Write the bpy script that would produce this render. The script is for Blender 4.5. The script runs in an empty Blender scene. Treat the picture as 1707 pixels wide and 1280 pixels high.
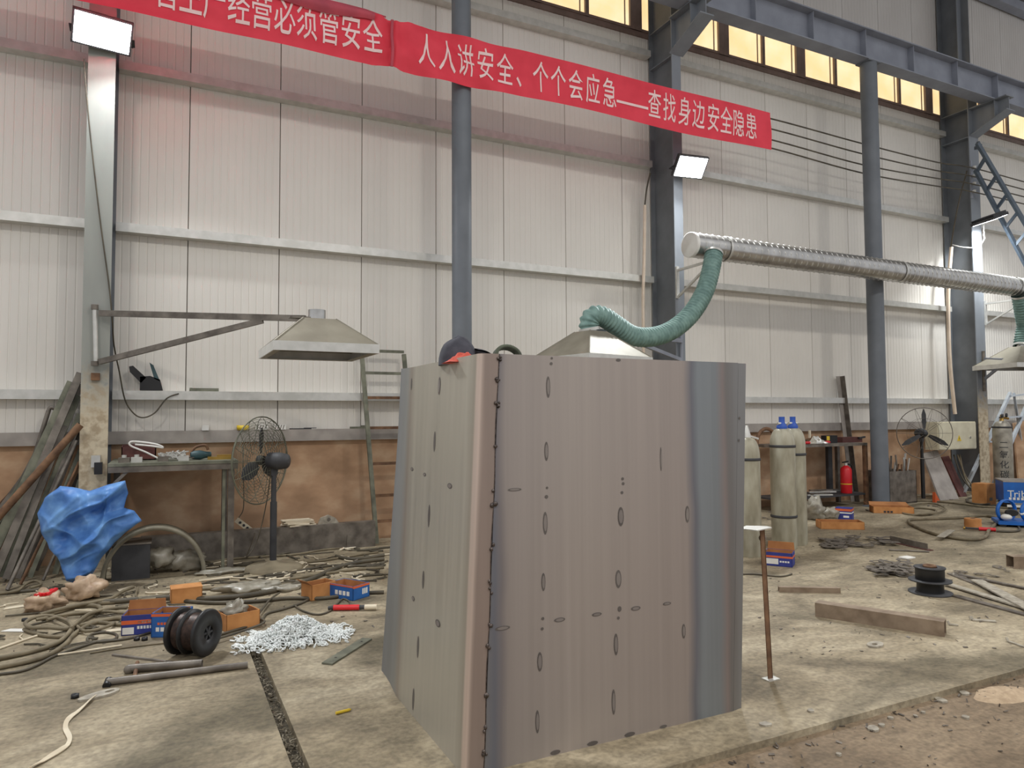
import bpy, bmesh, math, random
import numpy as np
from math import sin, cos, radians, pi, sqrt, atan2
from mathutils import Vector, Matrix, noise as mnoise

scene = bpy.context.scene
COL = scene.collection
random.seed(7)

# ------------------------------------------------------------------ camera
F, YAW, PIT, ROLL, EYE = 1181.3, radians(26.146), radians(2.641), radians(-0.303), 1.55
fw = Vector((sin(YAW)*cos(PIT), cos(YAW)*cos(PIT), sin(PIT)))
rt0 = Vector((cos(YAW), -sin(YAW), 0)); up0 = rt0.cross(fw)
RT = cos(ROLL)*rt0 + sin(ROLL)*up0; UP = RT.cross(fw)
cd = bpy.data.cameras.new('camera'); cam = bpy.data.objects.new('camera', cd); COL.objects.link(cam)
cd.sensor_width = 36; cd.lens = F/1707*36; cd.clip_end = 200; cd.clip_start = .05
mw = Matrix((RT, UP, -fw)).transposed().to_4x4(); mw.translation = (0, 0, EYE); cam.matrix_world = mw
scene.camera = cam

# ------------------------------------------------------------------ world, exposure
w = bpy.data.worlds.new('hall_daylight'); scene.world = w; w.use_nodes = True
bg = w.node_tree.nodes['Background']; bg.inputs[0].default_value = (.93, .95, 1.0, 1); bg.inputs[1].default_value = .64
scene.view_settings.view_transform = 'Standard'; scene.view_settings.look = 'None'
scene.view_settings.gamma = 1; scene.view_settings.use_curve_mapping = False
scene.view_settings.exposure = 0.0
LAMP_W = 150.0        # light of one wall floodlight
HALL_W = 290.0        # strength of one unseen fill light added above the hall

# ------------------------------------------------------------------ helpers: pixels of the photo to points of the place
C0 = Vector((0, 0, EYE))
def ray(u, v): return fw + RT*((u-853.5)/F) - UP*((v-640)/F)
def fl(u, v, z=0.0):
    d = ray(u, v); return C0 + d*((z-EYE)/d.z)
def oy(u, v, Y):
    d = ray(u, v); return C0 + d*(Y/d.y)
def lin(c):
    o = []
    for x in c[:3]:
        x = x/255.0; o.append(x/12.92 if x <= .04045 else ((x+.055)/1.055)**2.4)
    return (o[0], o[1], o[2], 1)

# ------------------------------------------------------------------ materials
MATS = {}
def mat(name, c1, c2=None, rough=.6, metal=0.0, scale=5.0, bump=0.0, stretch=(1, 1, 1), detail=6, lo=.35, hi=.65, c3=None, spec=.5):
    if name in MATS: return MATS[name]
    m = bpy.data.materials.new(name); m.use_nodes = True; nt = m.node_tree; N = nt.nodes; L = nt.links
    b = N['Principled BSDF']; b.inputs['Roughness'].default_value = rough; b.inputs['Metallic'].default_value = metal
    b.inputs['Specular IOR Level'].default_value = spec
    c2 = c2 or tuple(max(0, x*.82) for x in c1)
    tc = N.new('ShaderNodeTexCoord'); mp = N.new('ShaderNodeMapping'); mp.inputs['Scale'].default_value = stretch
    nz = N.new('ShaderNodeTexNoise'); nz.inputs['Scale'].default_value = scale; nz.inputs['Detail'].default_value = detail
    cr = N.new('ShaderNodeValToRGB'); cr.color_ramp.elements[0].position = lo; cr.color_ramp.elements[1].position = hi
    cr.color_ramp.elements[0].color = lin(c2); cr.color_ramp.elements[1].color = lin(c1)
    if c3:
        e = cr.color_ramp.elements.new((lo+hi)/2); e.color = lin(c3)
    L.new(tc.outputs['Object'], mp.inputs['Vector']); L.new(mp.outputs['Vector'], nz.inputs['Vector'])
    L.new(nz.outputs['Fac'], cr.inputs['Fac']); L.new(cr.outputs['Color'], b.inputs['Base Color'])
    if bump:
        bp = N.new('ShaderNodeBump'); bp.inputs['Strength'].default_value = bump; bp.inputs['Distance'].default_value = .02
        L.new(nz.outputs['Fac'], bp.inputs['Height']); L.new(bp.outputs['Normal'], b.inputs['Normal'])
    MATS[name] = m; return m
def emis(name, c, strength, c2=None, scale=1.5):
    m = mat(name, c, c2 or c, rough=.5, scale=scale); N = m.node_tree.nodes; b = N['Principled BSDF']
    cr = [n for n in N if n.type == 'VALTORGB'][0]
    m.node_tree.links.new(cr.outputs['Color'], b.inputs['Emission Color']); b.inputs['Emission Strength'].default_value = strength
    return m
def nodes_of(m): return m.node_tree.nodes, m.node_tree.links, m.node_tree.nodes['Principled BSDF']

def floor_material(name, light, mid, dark, stain):
    m = bpy.data.materials.new(name); m.use_nodes = True; N, L, b = nodes_of(m)
    tc = N.new('ShaderNodeTexCoord')
    def nz(scale, detail, st, dist=0.0):
        mp = N.new('ShaderNodeMapping'); mp.inputs['Scale'].default_value = st
        n = N.new('ShaderNodeTexNoise'); n.inputs['Scale'].default_value = scale; n.inputs['Detail'].default_value = detail
        n.inputs['Distortion'].default_value = dist
        L.new(tc.outputs['Object'], mp.inputs['Vector']); L.new(mp.outputs['Vector'], n.inputs['Vector']); return n
    a = nz(1.3, 9, (1, 1.6, 1), .6); cr = N.new('ShaderNodeValToRGB'); e = cr.color_ramp.elements
    e[0].position = .30; e[0].color = lin(dark); e[1].position = .70; e[1].color = lin(light)
    q = e.new(.5); q.color = lin(mid); L.new(a.outputs['Fac'], cr.inputs['Fac'])
    s = nz(.55, 5, (1, 1, 1), 1.0); sr = N.new('ShaderNodeValToRGB'); sr.color_ramp.elements[0].position = .56; sr.color_ramp.elements[1].position = .68
    L.new(s.outputs['Fac'], sr.inputs['Fac'])
    mx = N.new('ShaderNodeMix'); mx.data_type = 'RGBA'; mx.inputs[7].default_value = lin(stain)
    mu = N.new('ShaderNodeMath'); mu.operation = 'MULTIPLY'; mu.inputs[1].default_value = .8
    L.new(sr.outputs['Color'], mu.inputs[0]); L.new(mu.outputs[0], mx.inputs[0]); L.new(cr.outputs['Color'], mx.inputs[6])
    g = nz(38, 6, (1, 1, 1)); gr = N.new('ShaderNodeMapRange'); gr.inputs[1].default_value = .36; gr.inputs[2].default_value = .64; gr.inputs[3].default_value = .66; gr.inputs[4].default_value = 1.22
    gg = nz(7, 10, (1, 2.2, 1), .8); gx = N.new('ShaderNodeMath'); gx.operation = 'MULTIPLY_ADD'; gx.inputs[1].default_value = .55
    L.new(g.outputs['Fac'], gx.inputs[0]); gy = N.new('ShaderNodeMath'); gy.operation = 'MULTIPLY'; gy.inputs[1].default_value = .45; L.new(gg.outputs['Fac'], gy.inputs[0]); L.new(gy.outputs[0], gx.inputs[2])
    L.new(gx.outputs[0], gr.inputs[0])
    m2 = N.new('ShaderNodeMix'); m2.data_type = 'RGBA'; m2.blend_type = 'MULTIPLY'; m2.inputs[0].default_value = 1
    L.new(mx.outputs[2], m2.inputs[6]); L.new(gr.outputs[0], m2.inputs[7]); L.new(m2.outputs[2], b.inputs['Base Color'])
    bp = N.new('ShaderNodeBump'); bp.inputs['Strength'].default_value = .35; bp.inputs['Distance'].default_value = .012
    L.new(g.outputs['Fac'], bp.inputs['Height']); L.new(bp.outputs['Normal'], b.inputs['Normal'])
    b.inputs['Roughness'].default_value = .72; b.inputs['Specular IOR Level'].default_value = .35
    MATS[name] = m; return m

def dusty_column(name, paint, paint2, dust, dust2, z0, z1):
    """Paint of a column whose lowest metres carry a scuffed crust of dust (object z = height above the floor)."""
    m = mat(name, paint, paint2, rough=.55, scale=3, stretch=(1, 1, .3)); N, L, b = nodes_of(m)
    cr = [n for n in N if n.type == 'VALTORGB'][0]; tc = [n for n in N if n.type == 'TEX_COORD'][0]
    sp = N.new('ShaderNodeSeparateXYZ'); L.new(tc.outputs['Object'], sp.inputs[0])
    n2 = N.new('ShaderNodeTexNoise'); n2.inputs['Scale'].default_value = 14; n2.inputs['Detail'].default_value = 8; L.new(tc.outputs['Object'], n2.inputs['Vector'])
    ad = N.new('ShaderNodeMath'); ad.operation = 'MULTIPLY_ADD'; ad.inputs[1].default_value = .9; L.new(n2.outputs['Fac'], ad.inputs[0]); L.new(sp.outputs['Z'], ad.inputs[2])
    mr = N.new('ShaderNodeMapRange'); mr.inputs[1].default_value = z0+.45; mr.inputs[2].default_value = z1+.45; mr.inputs[3].default_value = 1; mr.inputs[4].default_value = 0
    L.new(ad.outputs[0], mr.inputs[0])
    c2 = N.new('ShaderNodeValToRGB'); c2.color_ramp.elements[0].position = .38; c2.color_ramp.elements[1].position = .58
    c2.color_ramp.elements[0].color = lin(dust2); c2.color_ramp.elements[1].color = lin(dust); L.new(n2.outputs['Fac'], c2.inputs['Fac'])
    mx = N.new('ShaderNodeMix'); mx.data_type = 'RGBA'; L.new(mr.outputs[0], mx.inputs[0]); L.new(cr.outputs['Color'], mx.inputs[6]); L.new(c2.outputs['Color'], mx.inputs[7])
    L.new(mx.outputs[2], b.inputs['Base Color']); return m

def sheet_material(name, axis, bands, streak=(26, 26, .35), wave=.11):
    """Hot-rolled sheet: bands of mill scale across one axis with wavy borders, fine vertical streaks."""
    m = bpy.data.materials.new(name); m.use_nodes = True; N, L, b = nodes_of(m)
    tc = N.new('ShaderNodeTexCoord'); sp = N.new('ShaderNodeSeparateXYZ'); L.new(tc.outputs['Object'], sp.inputs[0])
    mp = N.new('ShaderNodeMapping'); mp.inputs['Scale'].default_value = (.6, .6, 1.3); L.new(tc.outputs['Object'], mp.inputs[0])
    wv = N.new('ShaderNodeTexNoise'); wv.inputs['Scale'].default_value = 1.1; wv.inputs['Detail'].default_value = 2; L.new(mp.outputs[0], wv.inputs['Vector'])
    ad = N.new('ShaderNodeMath'); ad.operation = 'MULTIPLY_ADD'; ad.inputs[1].default_value = wave; L.new(wv.outputs['Fac'], ad.inputs[0]); L.new(sp.outputs[axis], ad.inputs[2])
    lo, hi = bands[0][0], bands[-1][0]
    mr = N.new('ShaderNodeMapRange'); mr.inputs[1].default_value = lo+wave/2; mr.inputs[2].default_value = hi+wave/2; L.new(ad.outputs[0], mr.inputs[0])
    cr = N.new('ShaderNodeValToRGB'); e = cr.color_ramp.elements
    for i, (p, c) in enumerate(bands):
        t = (p-lo)/(hi-lo)
        if i < 2: e[i].position = t; e[i].color = lin(c)
        else: q = e.new(t); q.color = lin(c)
    L.new(mr.outputs[0], cr.inputs['Fac'])
    ms = N.new('ShaderNodeMapping'); ms.inputs['Scale'].default_value = streak; L.new(tc.outputs['Object'], ms.inputs[0])
    st = N.new('ShaderNodeTexNoise'); st.inputs['Scale'].default_value = 1; st.inputs['Detail'].default_value = 7; L.new(ms.outputs[0], st.inputs['Vector'])
    gr = N.new('ShaderNodeMapRange'); gr.inputs[1].default_value = .3; gr.inputs[2].default_value = .7; gr.inputs[3].default_value = .93; gr.inputs[4].default_value = 1.05; L.new(st.outputs['Fac'], gr.inputs[0])
    m2 = N.new('ShaderNodeMix'); m2.data_type = 'RGBA'; m2.blend_type = 'MULTIPLY'; m2.inputs[0].default_value = 1
    L.new(cr.outputs['Color'], m2.inputs[6]); L.new(gr.outputs[0], m2.inputs[7]); L.new(m2.outputs[2], b.inputs['Base Color'])
    b.inputs['Metallic'].default_value = .35
    rr = N.new('ShaderNodeMapRange'); rr.inputs[3].default_value = .34; rr.inputs[4].default_value = .48; L.new(st.outputs['Fac'], rr.inputs[0]); L.new(rr.outputs[0], b.inputs['Roughness'])
    MATS[name] = m; return m

M_PANEL = mat('panel_white', (230, 225, 216), (221, 216, 207), rough=.5, scale=.7)
M_PANELUP = mat('panel_upper', (216, 212, 206), (206, 201, 195), rough=.6, scale=.7)
M_BACK = mat('panel_joint', (176, 170, 160), rough=.8)
M_DADO = mat('brown_plaster', (200, 168, 136), (166, 132, 102), rough=.85, scale=2.6, c3=(184, 148, 116), bump=.15, stretch=(1, 1, 1.6))
M_LEDGE = mat('ledge_grey', (168, 160, 152), (146, 139, 132), rough=.7)
M_GALV = mat('galvanised', (214, 212, 206), (198, 197, 190), rough=.38, metal=.45, scale=9)
M_DUCT = mat('duct_zinc', (206, 204, 200), (176, 174, 170), rough=.28, metal=.85, scale=6)
M_HOOD = mat('hood_zinc', (150, 144, 128), (134, 128, 113), rough=.55, metal=.25, scale=4)
M_COLP = dusty_column('column_paint', (136, 141, 147), (122, 127, 133), (214, 200, 172), (176, 158, 130), 1.55, 2.1)
M_COLW = mat('column_web_paint', (118, 122, 126), (106, 110, 114), rough=.55, scale=3)
M_POLE = mat('pole_paint', (112, 117, 123), (101, 106, 112), rough=.5, scale=3)
M_BEAM = mat('beam_paint', (150, 154, 164), (136, 140, 150), rough=.6, scale=3)
M_RAIL = mat('rail_red_brown', (112, 72, 72), (84, 56, 58), rough=.7)
M_STEEL = mat('dark_steel', (130, 122, 112), (92, 85, 77), rough=.5, metal=.25, scale=8)
M_STEELG = mat('steel_green_grey', (132, 132, 114), (96, 97, 83), rough=.55, metal=.25, scale=8)
M_RUST = mat('rusty_pipe', (138, 104, 76), (96, 70, 52), rough=.75, metal=.2, scale=10)
M_BLACK = mat('black_plastic', (36, 35, 36), (24, 24, 25), rough=.45)
M_DKGREY = mat('charcoal', (64, 64, 66), (46, 46, 48), rough=.6)
M_WINFR = mat('window_frame_brown', (136, 116, 108), (118, 100, 92), rough=.5)
M_RED = mat('banner_red', (240, 66, 84), (226, 54, 72), rough=.7, scale=3)
M_REDDK = mat('banner_fold', (204, 84, 98), (178, 76, 90), rough=.8, scale=4)
M_LETTER = mat('letter_pink_white', (255, 226, 222), (250, 214, 210), rough=.7)
M_HOSE = mat('duct_hose_green', (132, 162, 154), (104, 134, 128), rough=.6, scale=12)
M_CABLE = mat('rubber_cable', (134, 122, 98), (100, 90, 70), rough=.7, scale=7)
M_CABLED = mat('dark_cable', (92, 84, 68), (66, 60, 48), rough=.6)
M_CARD = mat('cardboard', (206, 146, 88), (178, 120, 68), rough=.85, scale=6)
M_CARDIN = mat('cardboard_inner', (176, 120, 72), (150, 98, 58), rough=.9, scale=6)
M_BLUEBOX = mat('box_blue', (40, 104, 176), (32, 84, 150), rough=.6)
M_NAVY = mat('box_navy', (52, 62, 142), (42, 50, 118), rough=.6)
M_ORANGE = mat('print_orange', (226, 108, 58), (206, 92, 48), rough=.6)
M_WHITE = mat('print_white', (236, 234, 228), (220, 216, 208), rough=.6)
M_TARP = mat('tarp_blue', (112, 158, 212), (66, 110, 174), rough=.45, scale=6, c3=(88, 134, 196), spec=.3)
M_BAG = mat('plastic_bag', (206, 200, 184), (170, 162, 144), rough=.3, scale=14)
M_BAG.node_tree.nodes['Principled BSDF'].inputs['Transmission Weight'].default_value = .45
M_BAGB = mat('brown_bag', (196, 170, 142), (158, 132, 106), rough=.5, scale=14)
M_CYL = mat('cylinder_paint', (190, 187, 168), (128, 122, 102), rough=.45, metal=.1, scale=7, c3=(164, 158, 138), stretch=(1, 1, .35), lo=.25, hi=.7)
M_CYLG = mat('cylinder_silver', (182, 176, 162), (138, 132, 120), rough=.42, metal=.3, scale=6)
M_VBLUE = mat('valve_cap_blue', (44, 92, 190), (34, 74, 160), rough=.5)
M_FIRERED = mat('extinguisher_red', (222, 40, 48), (204, 32, 40), rough=.35)
M_BRASS = mat('brass', (196, 160, 84), (160, 126, 62), rough=.4, metal=.7)
M_CREAM = mat('cabinet_cream', (222, 216, 190), (206, 198, 172), rough=.5)
M_YELLOW = mat('sign_yellow', (232, 200, 60), (222, 188, 50), rough=.5)
M_CHAIN = mat('zinc_chain', (250, 252, 250), (234, 238, 234), rough=.4, metal=.08, scale=30)
M_ALU = mat('aluminium', (202, 208, 212), (180, 186, 192), rough=.35, metal=.6)
M_LADBLUE = mat('ladder_blue_grey', (86, 98, 110), (70, 82, 94), rough=.55)
M_COND = mat('conduit_cream', (226, 208, 188), (214, 194, 172), rough=.5)
M_PALE = mat('paper_cream', (226, 214, 190), (206, 192, 166), rough=.8)
M_HAT = mat('cap_cloth', (74, 74, 82), (58, 58, 66), rough=.9, scale=20)
M_GREENCL = mat('cloth_olive', (92, 98, 82), (66, 70, 58), rough=.9, scale=20)
M_REDORANGE = mat('cloth_red', (206, 92, 74), (186, 76, 60), rough=.8)
M_WBLUE = mat('welder_blue', (30, 108, 196), (26, 92, 172), rough=.4)
M_SLUG = mat('slag_grey', (176, 168, 152), (140, 132, 118), rough=.6, scale=20)
M_SCRAP = mat('scrap_offcut', (128, 120, 110), (92, 84, 76), rough=.5, metal=.4, scale=12)
M_WELD = mat('weld_bead_metal', (112, 102, 96), (66, 60, 58), rough=.35, metal=.7, scale=60)
M_MARK = mat('heat_mark', (108, 102, 97), (96, 90, 86), rough=.5, metal=.3)
M_MARKIN = mat('heat_mark_core', (140, 132, 126), (130, 122, 117), rough=.5, metal=.3)
M_SLOT = mat('slot_dirt', (92, 84, 68), (58, 52, 42), rough=.95, scale=30)
M_ROOF = mat('roof_sheet', (150, 146, 142), (134, 130, 126), rough=.7)
M_BROWNRED = mat('tray_maroon', (106, 62, 56), (84, 48, 44), rough=.7)
M_TEAL = mat('grinder_teal', (62, 92, 96), (46, 70, 74), rough=.5)
M_LENS = emis('lamp_lens', (250, 253, 255), 22.0)
M_GLASS = emis('window_sunset', (255, 236, 192), .97, (252, 214, 156))
M_FLOOR = floor_material('floor_concrete', (178, 165, 140), (150, 137, 113), (112, 101, 82), (88, 80, 62))
M_DIRT = floor_material('floor_dirt', (152, 134, 110), (134, 116, 94), (116, 100, 80), (104, 88, 70))

# ------------------------------------------------------------------ mesh builder
ORIG = {}
class MB:
    def __init__(s): s.v = []; s.f = []; s.sm = []
    def add(s, vs, fs, smooth=False):
        n = len(s.v); s.v += [Vector(x) for x in vs]
        for f in fs: s.f.append(tuple(i+n for i in f)); s.sm.append(smooth)
        return s
    def box(s, a, b, rot=None, at=None):
        x0, y0, z0 = a; x1, y1, z1 = b
        vs = [Vector(p) for p in ((x0,y0,z0),(x1,y0,z0),(x1,y1,z0),(x0,y1,z0),(x0,y0,z1),(x1,y0,z1),(x1,y1,z1),(x0,y1,z1))]
        if rot is not None: vs = [rot @ p for p in vs]
        if at is not None: vs = [p + Vector(at) for p in vs]
        return s.add(vs, [(0,3,2,1),(4,5,6,7),(0,1,5,4),(1,2,6,5),(2,3,7,6),(3,0,4,7)])
    def bar(s, p, q, wd, th=None, upv=(0,0,1), roll=0.0):
        """rectangular bar from p to q"""
        p, q = Vector(p), Vector(q); th = th or wd; d = (q-p).normalized(); u = Vector(upv)
        if abs(d.dot(u)) > .98: u = Vector((0, 1, 0))
        a = d.cross(u).normalized(); b = a.cross(d)
        if roll: a, b = a*cos(roll)+b*sin(roll), b*cos(roll)-a*sin(roll)
        vs = [c + a*(i*wd/2) + b*(j*th/2) for c in (p, q) for i, j in ((-1,-1),(1,-1),(1,1),(-1,1))]
        return s.add(vs, [(0,1,2,3),(7,6,5,4),(0,4,5,1),(1,5,6,2),(2,6,7,3),(3,7,4,0)])
    def cyl(s, p, q, r, r2=None, n=16, caps=True):
        p, q = Vector(p), Vector(q); r2 = r if r2 is None else r2; d = (q-p).normalized()
        u = Vector((0,0,1)) if abs(d.z) < .95 else Vector((1,0,0)); a = d.cross(u).normalized(); b = d.cross(a)
        vs = [p + (a*cos(2*pi*i/n)+b*sin(2*pi*i/n))*r for i in range(n)] + [q + (a*cos(2*pi*i/n)+b*sin(2*pi*i/n))*r2 for i in range(n)]
        s.add(vs, [(i, i+n, (i+1) % n+n, (i+1) % n) for i in range(n)], True)
        if caps: s.add(vs, [tuple(range(n)), tuple(range(2*n-1, n-1, -1))])
        return s
    def pipe(s, p, q, r, t, n=16):
        """open-ended hollow pipe"""
        p, q = Vector(p), Vector(q); s.cyl(p, q, r, n=n, caps=False); d = (q-p).normalized()
        u = Vector((0,0,1)) if abs(d.z) < .95 else Vector((1,0,0)); a = d.cross(u).normalized(); b = d.cross(a)
        ring = lambda c, rr: [c+(a*cos(2*pi*i/n)+b*sin(2*pi*i/n))*rr for i in range(n)]
        s.add(ring(p, r-t)+ring(q, r-t), [((i+1) % n, (i+1) % n+n, i+n, i) for i in range(n)], True)
        for c in (p, q): s.add(ring(c, r)+ring(c, r-t), [(i, (i+1) % n, (i+1) % n+n, i+n) for i in range(n)])
        return s
    def tube(s, pts, r, n=8, caps=True, radii=None, closed=False):
        pts = [Vector(p) for p in pts]; m = len(pts); vs = []; prev = None
        for i, p in enumerate(pts):
            t = (pts[(i+1) % m]-pts[i-1]) if closed else (pts[min(i+1, m-1)]-pts[max(i-1, 0)])
            if t.length < 1e-9: t = Vector((1,0,0))
            t.normalize()
            if prev is None:
                u = Vector((0,0,1)) if abs(t.z) < .9 else Vector((1,0,0)); a = t.cross(u).normalized()
            else:
                a = prev - t*prev.dot(t)
                if a.length < 1e-6: a = t.orthogonal()
                a.normalize()
            prev = a; b = t.cross(a); rr = radii[i] if radii else r
            vs += [p + (a*cos(2*pi*k/n)+b*sin(2*pi*k/n))*rr for k in range(n)]
        fs = []
        for i in range(m if closed else m-1):
            j = (i+1) % m
            fs += [(i*n+k, i*n+(k+1) % n, j*n+(k+1) % n, j*n+k) for k in range(n)]
        s.add(vs, fs, True)
        if caps and not closed: s.add(vs, [tuple(range(n-1, -1, -1)), tuple(range((m-1)*n, m*n))])
        return s
    def lathe(s, prof, at=(0,0,0), n=24, axis=None, caps=True):
        """profile of (r, h) turned about z (or about axis) through at"""
        at = Vector(at); d = Vector(axis or (0,0,1)).normalized()
        u = Vector((1,0,0)) if abs(d.z) > .9 else Vector((0,0,1)); a = d.cross(u).normalized(); b = d.cross(a)
        vs = [at + d*h + (a*cos(2*pi*k/n)+b*sin(2*pi*k/n))*r for r, h in prof for k in range(n)]
        fs = [(i*n+k, (i+1)*n+k, (i+1)*n+(k+1) % n, i*n+(k+1) % n) for i in range(len(prof)-1) for k in range(n)]
        s.add(vs, fs, True)
        if caps:
            for i in (0, len(prof)-1):
                if prof[i][0] > 1e-4: s.add(vs, [tuple(range(i*n, i*n+n))])
        return s
    def prism(s, poly, d, base=None):
        """planar polygon (3-D points) extruded along vector d"""
        P = [Vector(p) for p in poly]; d = Vector(d); n = len(P)
        return s.add(P+[p+d for p in P], [tuple(range(n-1, -1, -1)), tuple(range(n, 2*n))]+[(i, (i+1) % n, (i+1) % n+n, i+n) for i in range(n)])
    def grid(s, fn, nu, nv, smooth=True, flip=False):
        vs = [fn(i/nu, j/nv) for j in range(nv+1) for i in range(nu+1)]; k = nu+1
        fs = [(j*k+i, j*k+i+1, (j+1)*k+i+1, (j+1)*k+i) for j in range(nv) for i in range(nu)]
        if flip: fs = [f[::-1] for f in fs]
        return s.add(vs, fs, smooth)
    def ball(s, c, r, nu=12, nv=8, sq=(1,1,1), jag=0.0, seed=0):
        c = Vector(c); vs = []
        for j in range(nv+1):
            for i in range(nu):
                a, e = 2*pi*i/nu, -pi/2+pi*j/nv; p = Vector((cos(e)*cos(a)*sq[0], cos(e)*sin(a)*sq[1], sin(e)*sq[2]))
                k = 1+jag*mnoise.noise(p*2.3+Vector((seed, seed*1.7, 0)))
                vs.append(c+p*r*k)
        return s.add(vs, [(j*nu+i, j*nu+(i+1) % nu, (j+1)*nu+(i+1) % nu, (j+1)*nu+i) for j in range(nv) for i in range(nu)], True)
    def build(s, name, material, parent=None, local=False):
        me = bpy.data.meshes.new(name); vs = s.v
        if parent is not None:
            og = Vector((0,0,0)) if local else ORIG[parent.name]
            loc = Vector((0,0,0))
        else:
            xs = [p.x for p in vs]; ys = [p.y for p in vs]; zs = [p.z for p in vs]
            og = loc = Vector(((min(xs)+max(xs))/2, (min(ys)+max(ys))/2, min(zs)))
        me.from_pydata([tuple(p-og) for p in vs], [], s.f); me.polygons.foreach_set('use_smooth', s.sm)
        me.validate()
        bm = bmesh.new(); bm.from_mesh(me); bmesh.ops.recalc_face_normals(bm, faces=bm.faces); bm.to_mesh(me); bm.free()
        me.materials.append(material); o = bpy.data.objects.new(name, me); COL.objects.link(o); o.location = loc
        if parent is not None: o.parent = parent
        ORIG[o.name] = og
        return o
def tag(o, label, cat=None, group=None, kind=None):
    o['label'] = label
    if cat: o['category'] = cat
    if group: o['group'] = group
    if kind: o['kind'] = kind
    return o
def thing(name, label, cat, loc=(0,0,0), group=None, kind=None):
    o = bpy.data.objects.new(name, None); COL.objects.link(o); o.location = loc; ORIG[o.name] = Vector(loc)
    o.empty_display_size = .1
    return tag(o, label, cat, group, kind)
def copy_tree(o, parent=None):
    c = o.copy(); COL.objects.link(c); c.parent = parent
    for ch in [x for x in bpy.data.objects if x.parent == o]: copy_tree(ch, c)
    return c
def smooth_path(P, k=6):
    P = [Vector(p) for p in P]; o = []
    for i in range(len(P)-1):
        a, b, c, d = P[max(i-1, 0)], P[i], P[i+1], P[min(i+2, len(P)-1)]
        for j in range(k):
            t = j/k
            o.append(.5*((2*b)+(c-a)*t+(2*a-5*b+4*c-d)*t*t+(3*b-a-3*c+d)*t**3))
    return o+[P[-1]]
def Rz(a): return Matrix.Rotation(a, 3, 'Z')
def nz3(x, y, z): return mnoise.noise(Vector((x, y, z)))

# glyphs -------------------------------------------------------------
GL = {}
def load_glyphs(chars):
    tmp = []
    for ch in chars:
        if ch in GL: continue
        c = bpy.data.curves.new('glyph', 'FONT'); c.body = ch; c.size = 1; c.offset = .004; c.resolution_u = 3
        o = bpy.data.objects.new('glyph', c); COL.objects.link(o); tmp.append((ch, o, c)); GL[ch] = None
    dg = bpy.context.evaluated_depsgraph_get(); dg.update()
    for ch, o, c in tmp:
        e = o.evaluated_get(dg); me = e.to_mesh(); bm = bmesh.new(); bm.from_mesh(me); bmesh.ops.triangulate(bm, faces=bm.faces)
        for it in range(3):
            ed = [x for x in bm.edges if x.calc_length() > .22]
            if ed: bmesh.ops.subdivide_edges(bm, edges=ed, cuts=1); bmesh.ops.triangulate(bm, faces=bm.faces)
        bm.verts.index_update(); GL[ch] = ([(v.co.x, v.co.y) for v in bm.verts], [tuple(v.index for v in f.verts) for f in bm.faces])
        bm.free(); e.to_mesh_clear()
    for ch, o, c in tmp: bpy.data.objects.remove(o); bpy.data.curves.remove(c)
def glyph_to(mb, ch, fn):
    """put the glyph's em-box coordinates (-.5...5) through fn(x, y) -> point"""
    vs, fs = GL[ch]; mb.add([fn(x-.5, y-.38) for x, y in vs], fs); return mb
BT = '管生产经营必须管安全'
BR = '人人讲安全、个个会应急—查找身边安全隐患'
load_glyphs(sorted(set(BT+BR+'二氧化碳'+'Tribo!')))

# ================================================================== THE SETTING
W = 9.0                                   # inner face of the wall panels
XA, XB, XC = -.64, 6.95, 14.40            # columns
YF = 8.40                                 # front flange of the columns
XP = (3.27, 10.86); YP = 8.05             # round posts under the crane beam
YE = 2.58                                 # front edge of the raised slab
def struct(o, label): return tag(o, label, None, None, 'structure')

struct(MB().box((-6, 5.13, -.14), (24, 9.3, 0)).build('floor', M_FLOOR), 'dusty tan concrete floor running back to the wall')
struct(MB().box((-6, YE, -.14), (.535, 5.13, 0)).build('floor', M_FLOOR), 'dusty concrete slab in front, before the long slot')
struct(MB().box((.605, YE, -.14), (24, 5.13, 0)).build('floor', M_FLOOR), 'dusty concrete slab under the steel box, with a raised front edge')
struct(MB().box((.535, YE, -.14), (.605, 5.13, -.05)).build('floor_slot', M_SLOT), 'dark dirt-filled slot cut in the floor slab')
struct(MB().box((-8, -7, -.14), (24, YE, -.035)).build('floor_dirt', M_DIRT), 'brown dirt floor below the slab edge')

# back wall: core, sandwich panels as pieces, dado, ledge
wall = struct(MB().box((-4, W+.045, 0), (23, W+.2, 10.75)).build('wall_back', M_BACK), 'tall back wall of white ribbed metal panels')
PW = 1.02
def panel_mesh(z0, z1):
    mb = MB(); prof = []                  # (x, depth) across the panel: ten shallow grooves
    n = 12; prof.append((.0025, .03)); prof.append((.006, 0))
    for i in range(1, n):
        x = PW*i/n; prof += [(x-.010, 0), (x-.005, .004), (x+.005, .004), (x+.010, 0)]
    prof += [(PW-.006, 0), (PW-.0025, .03)]
    vs = [(x, d, z) for z in (z0, z1) for x, d in prof]; k = len(prof)
    mb.add(vs, [(i, i+1, i+1+k, i+k) for i in range(k-1)]); return mb
def panels(z0, z1, material, name='wall_panel'):
    first = None
    for i in range(-5, 21):
        x = 1.24 + PW*i
        if x < -3.9 or x+PW > 22.9: continue
        if first is None:
            first = panel_mesh(z0, z1).build(name, material, wall, local=True); o = first
        else:
            o = first.copy(); COL.objects.link(o); o.parent = wall
        o.location = Vector((x, W, 0)) - wall.location
panels(1.40, 7.60, M_PANEL); panels(8.82, 10.7, M_PANELUP)
low = struct(MB().box((-4, W-.02, 0), (23, W+.05, 1.28)).build('wall_lower', M_DADO), 'brown rust-stained lower part of the back wall')
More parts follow.
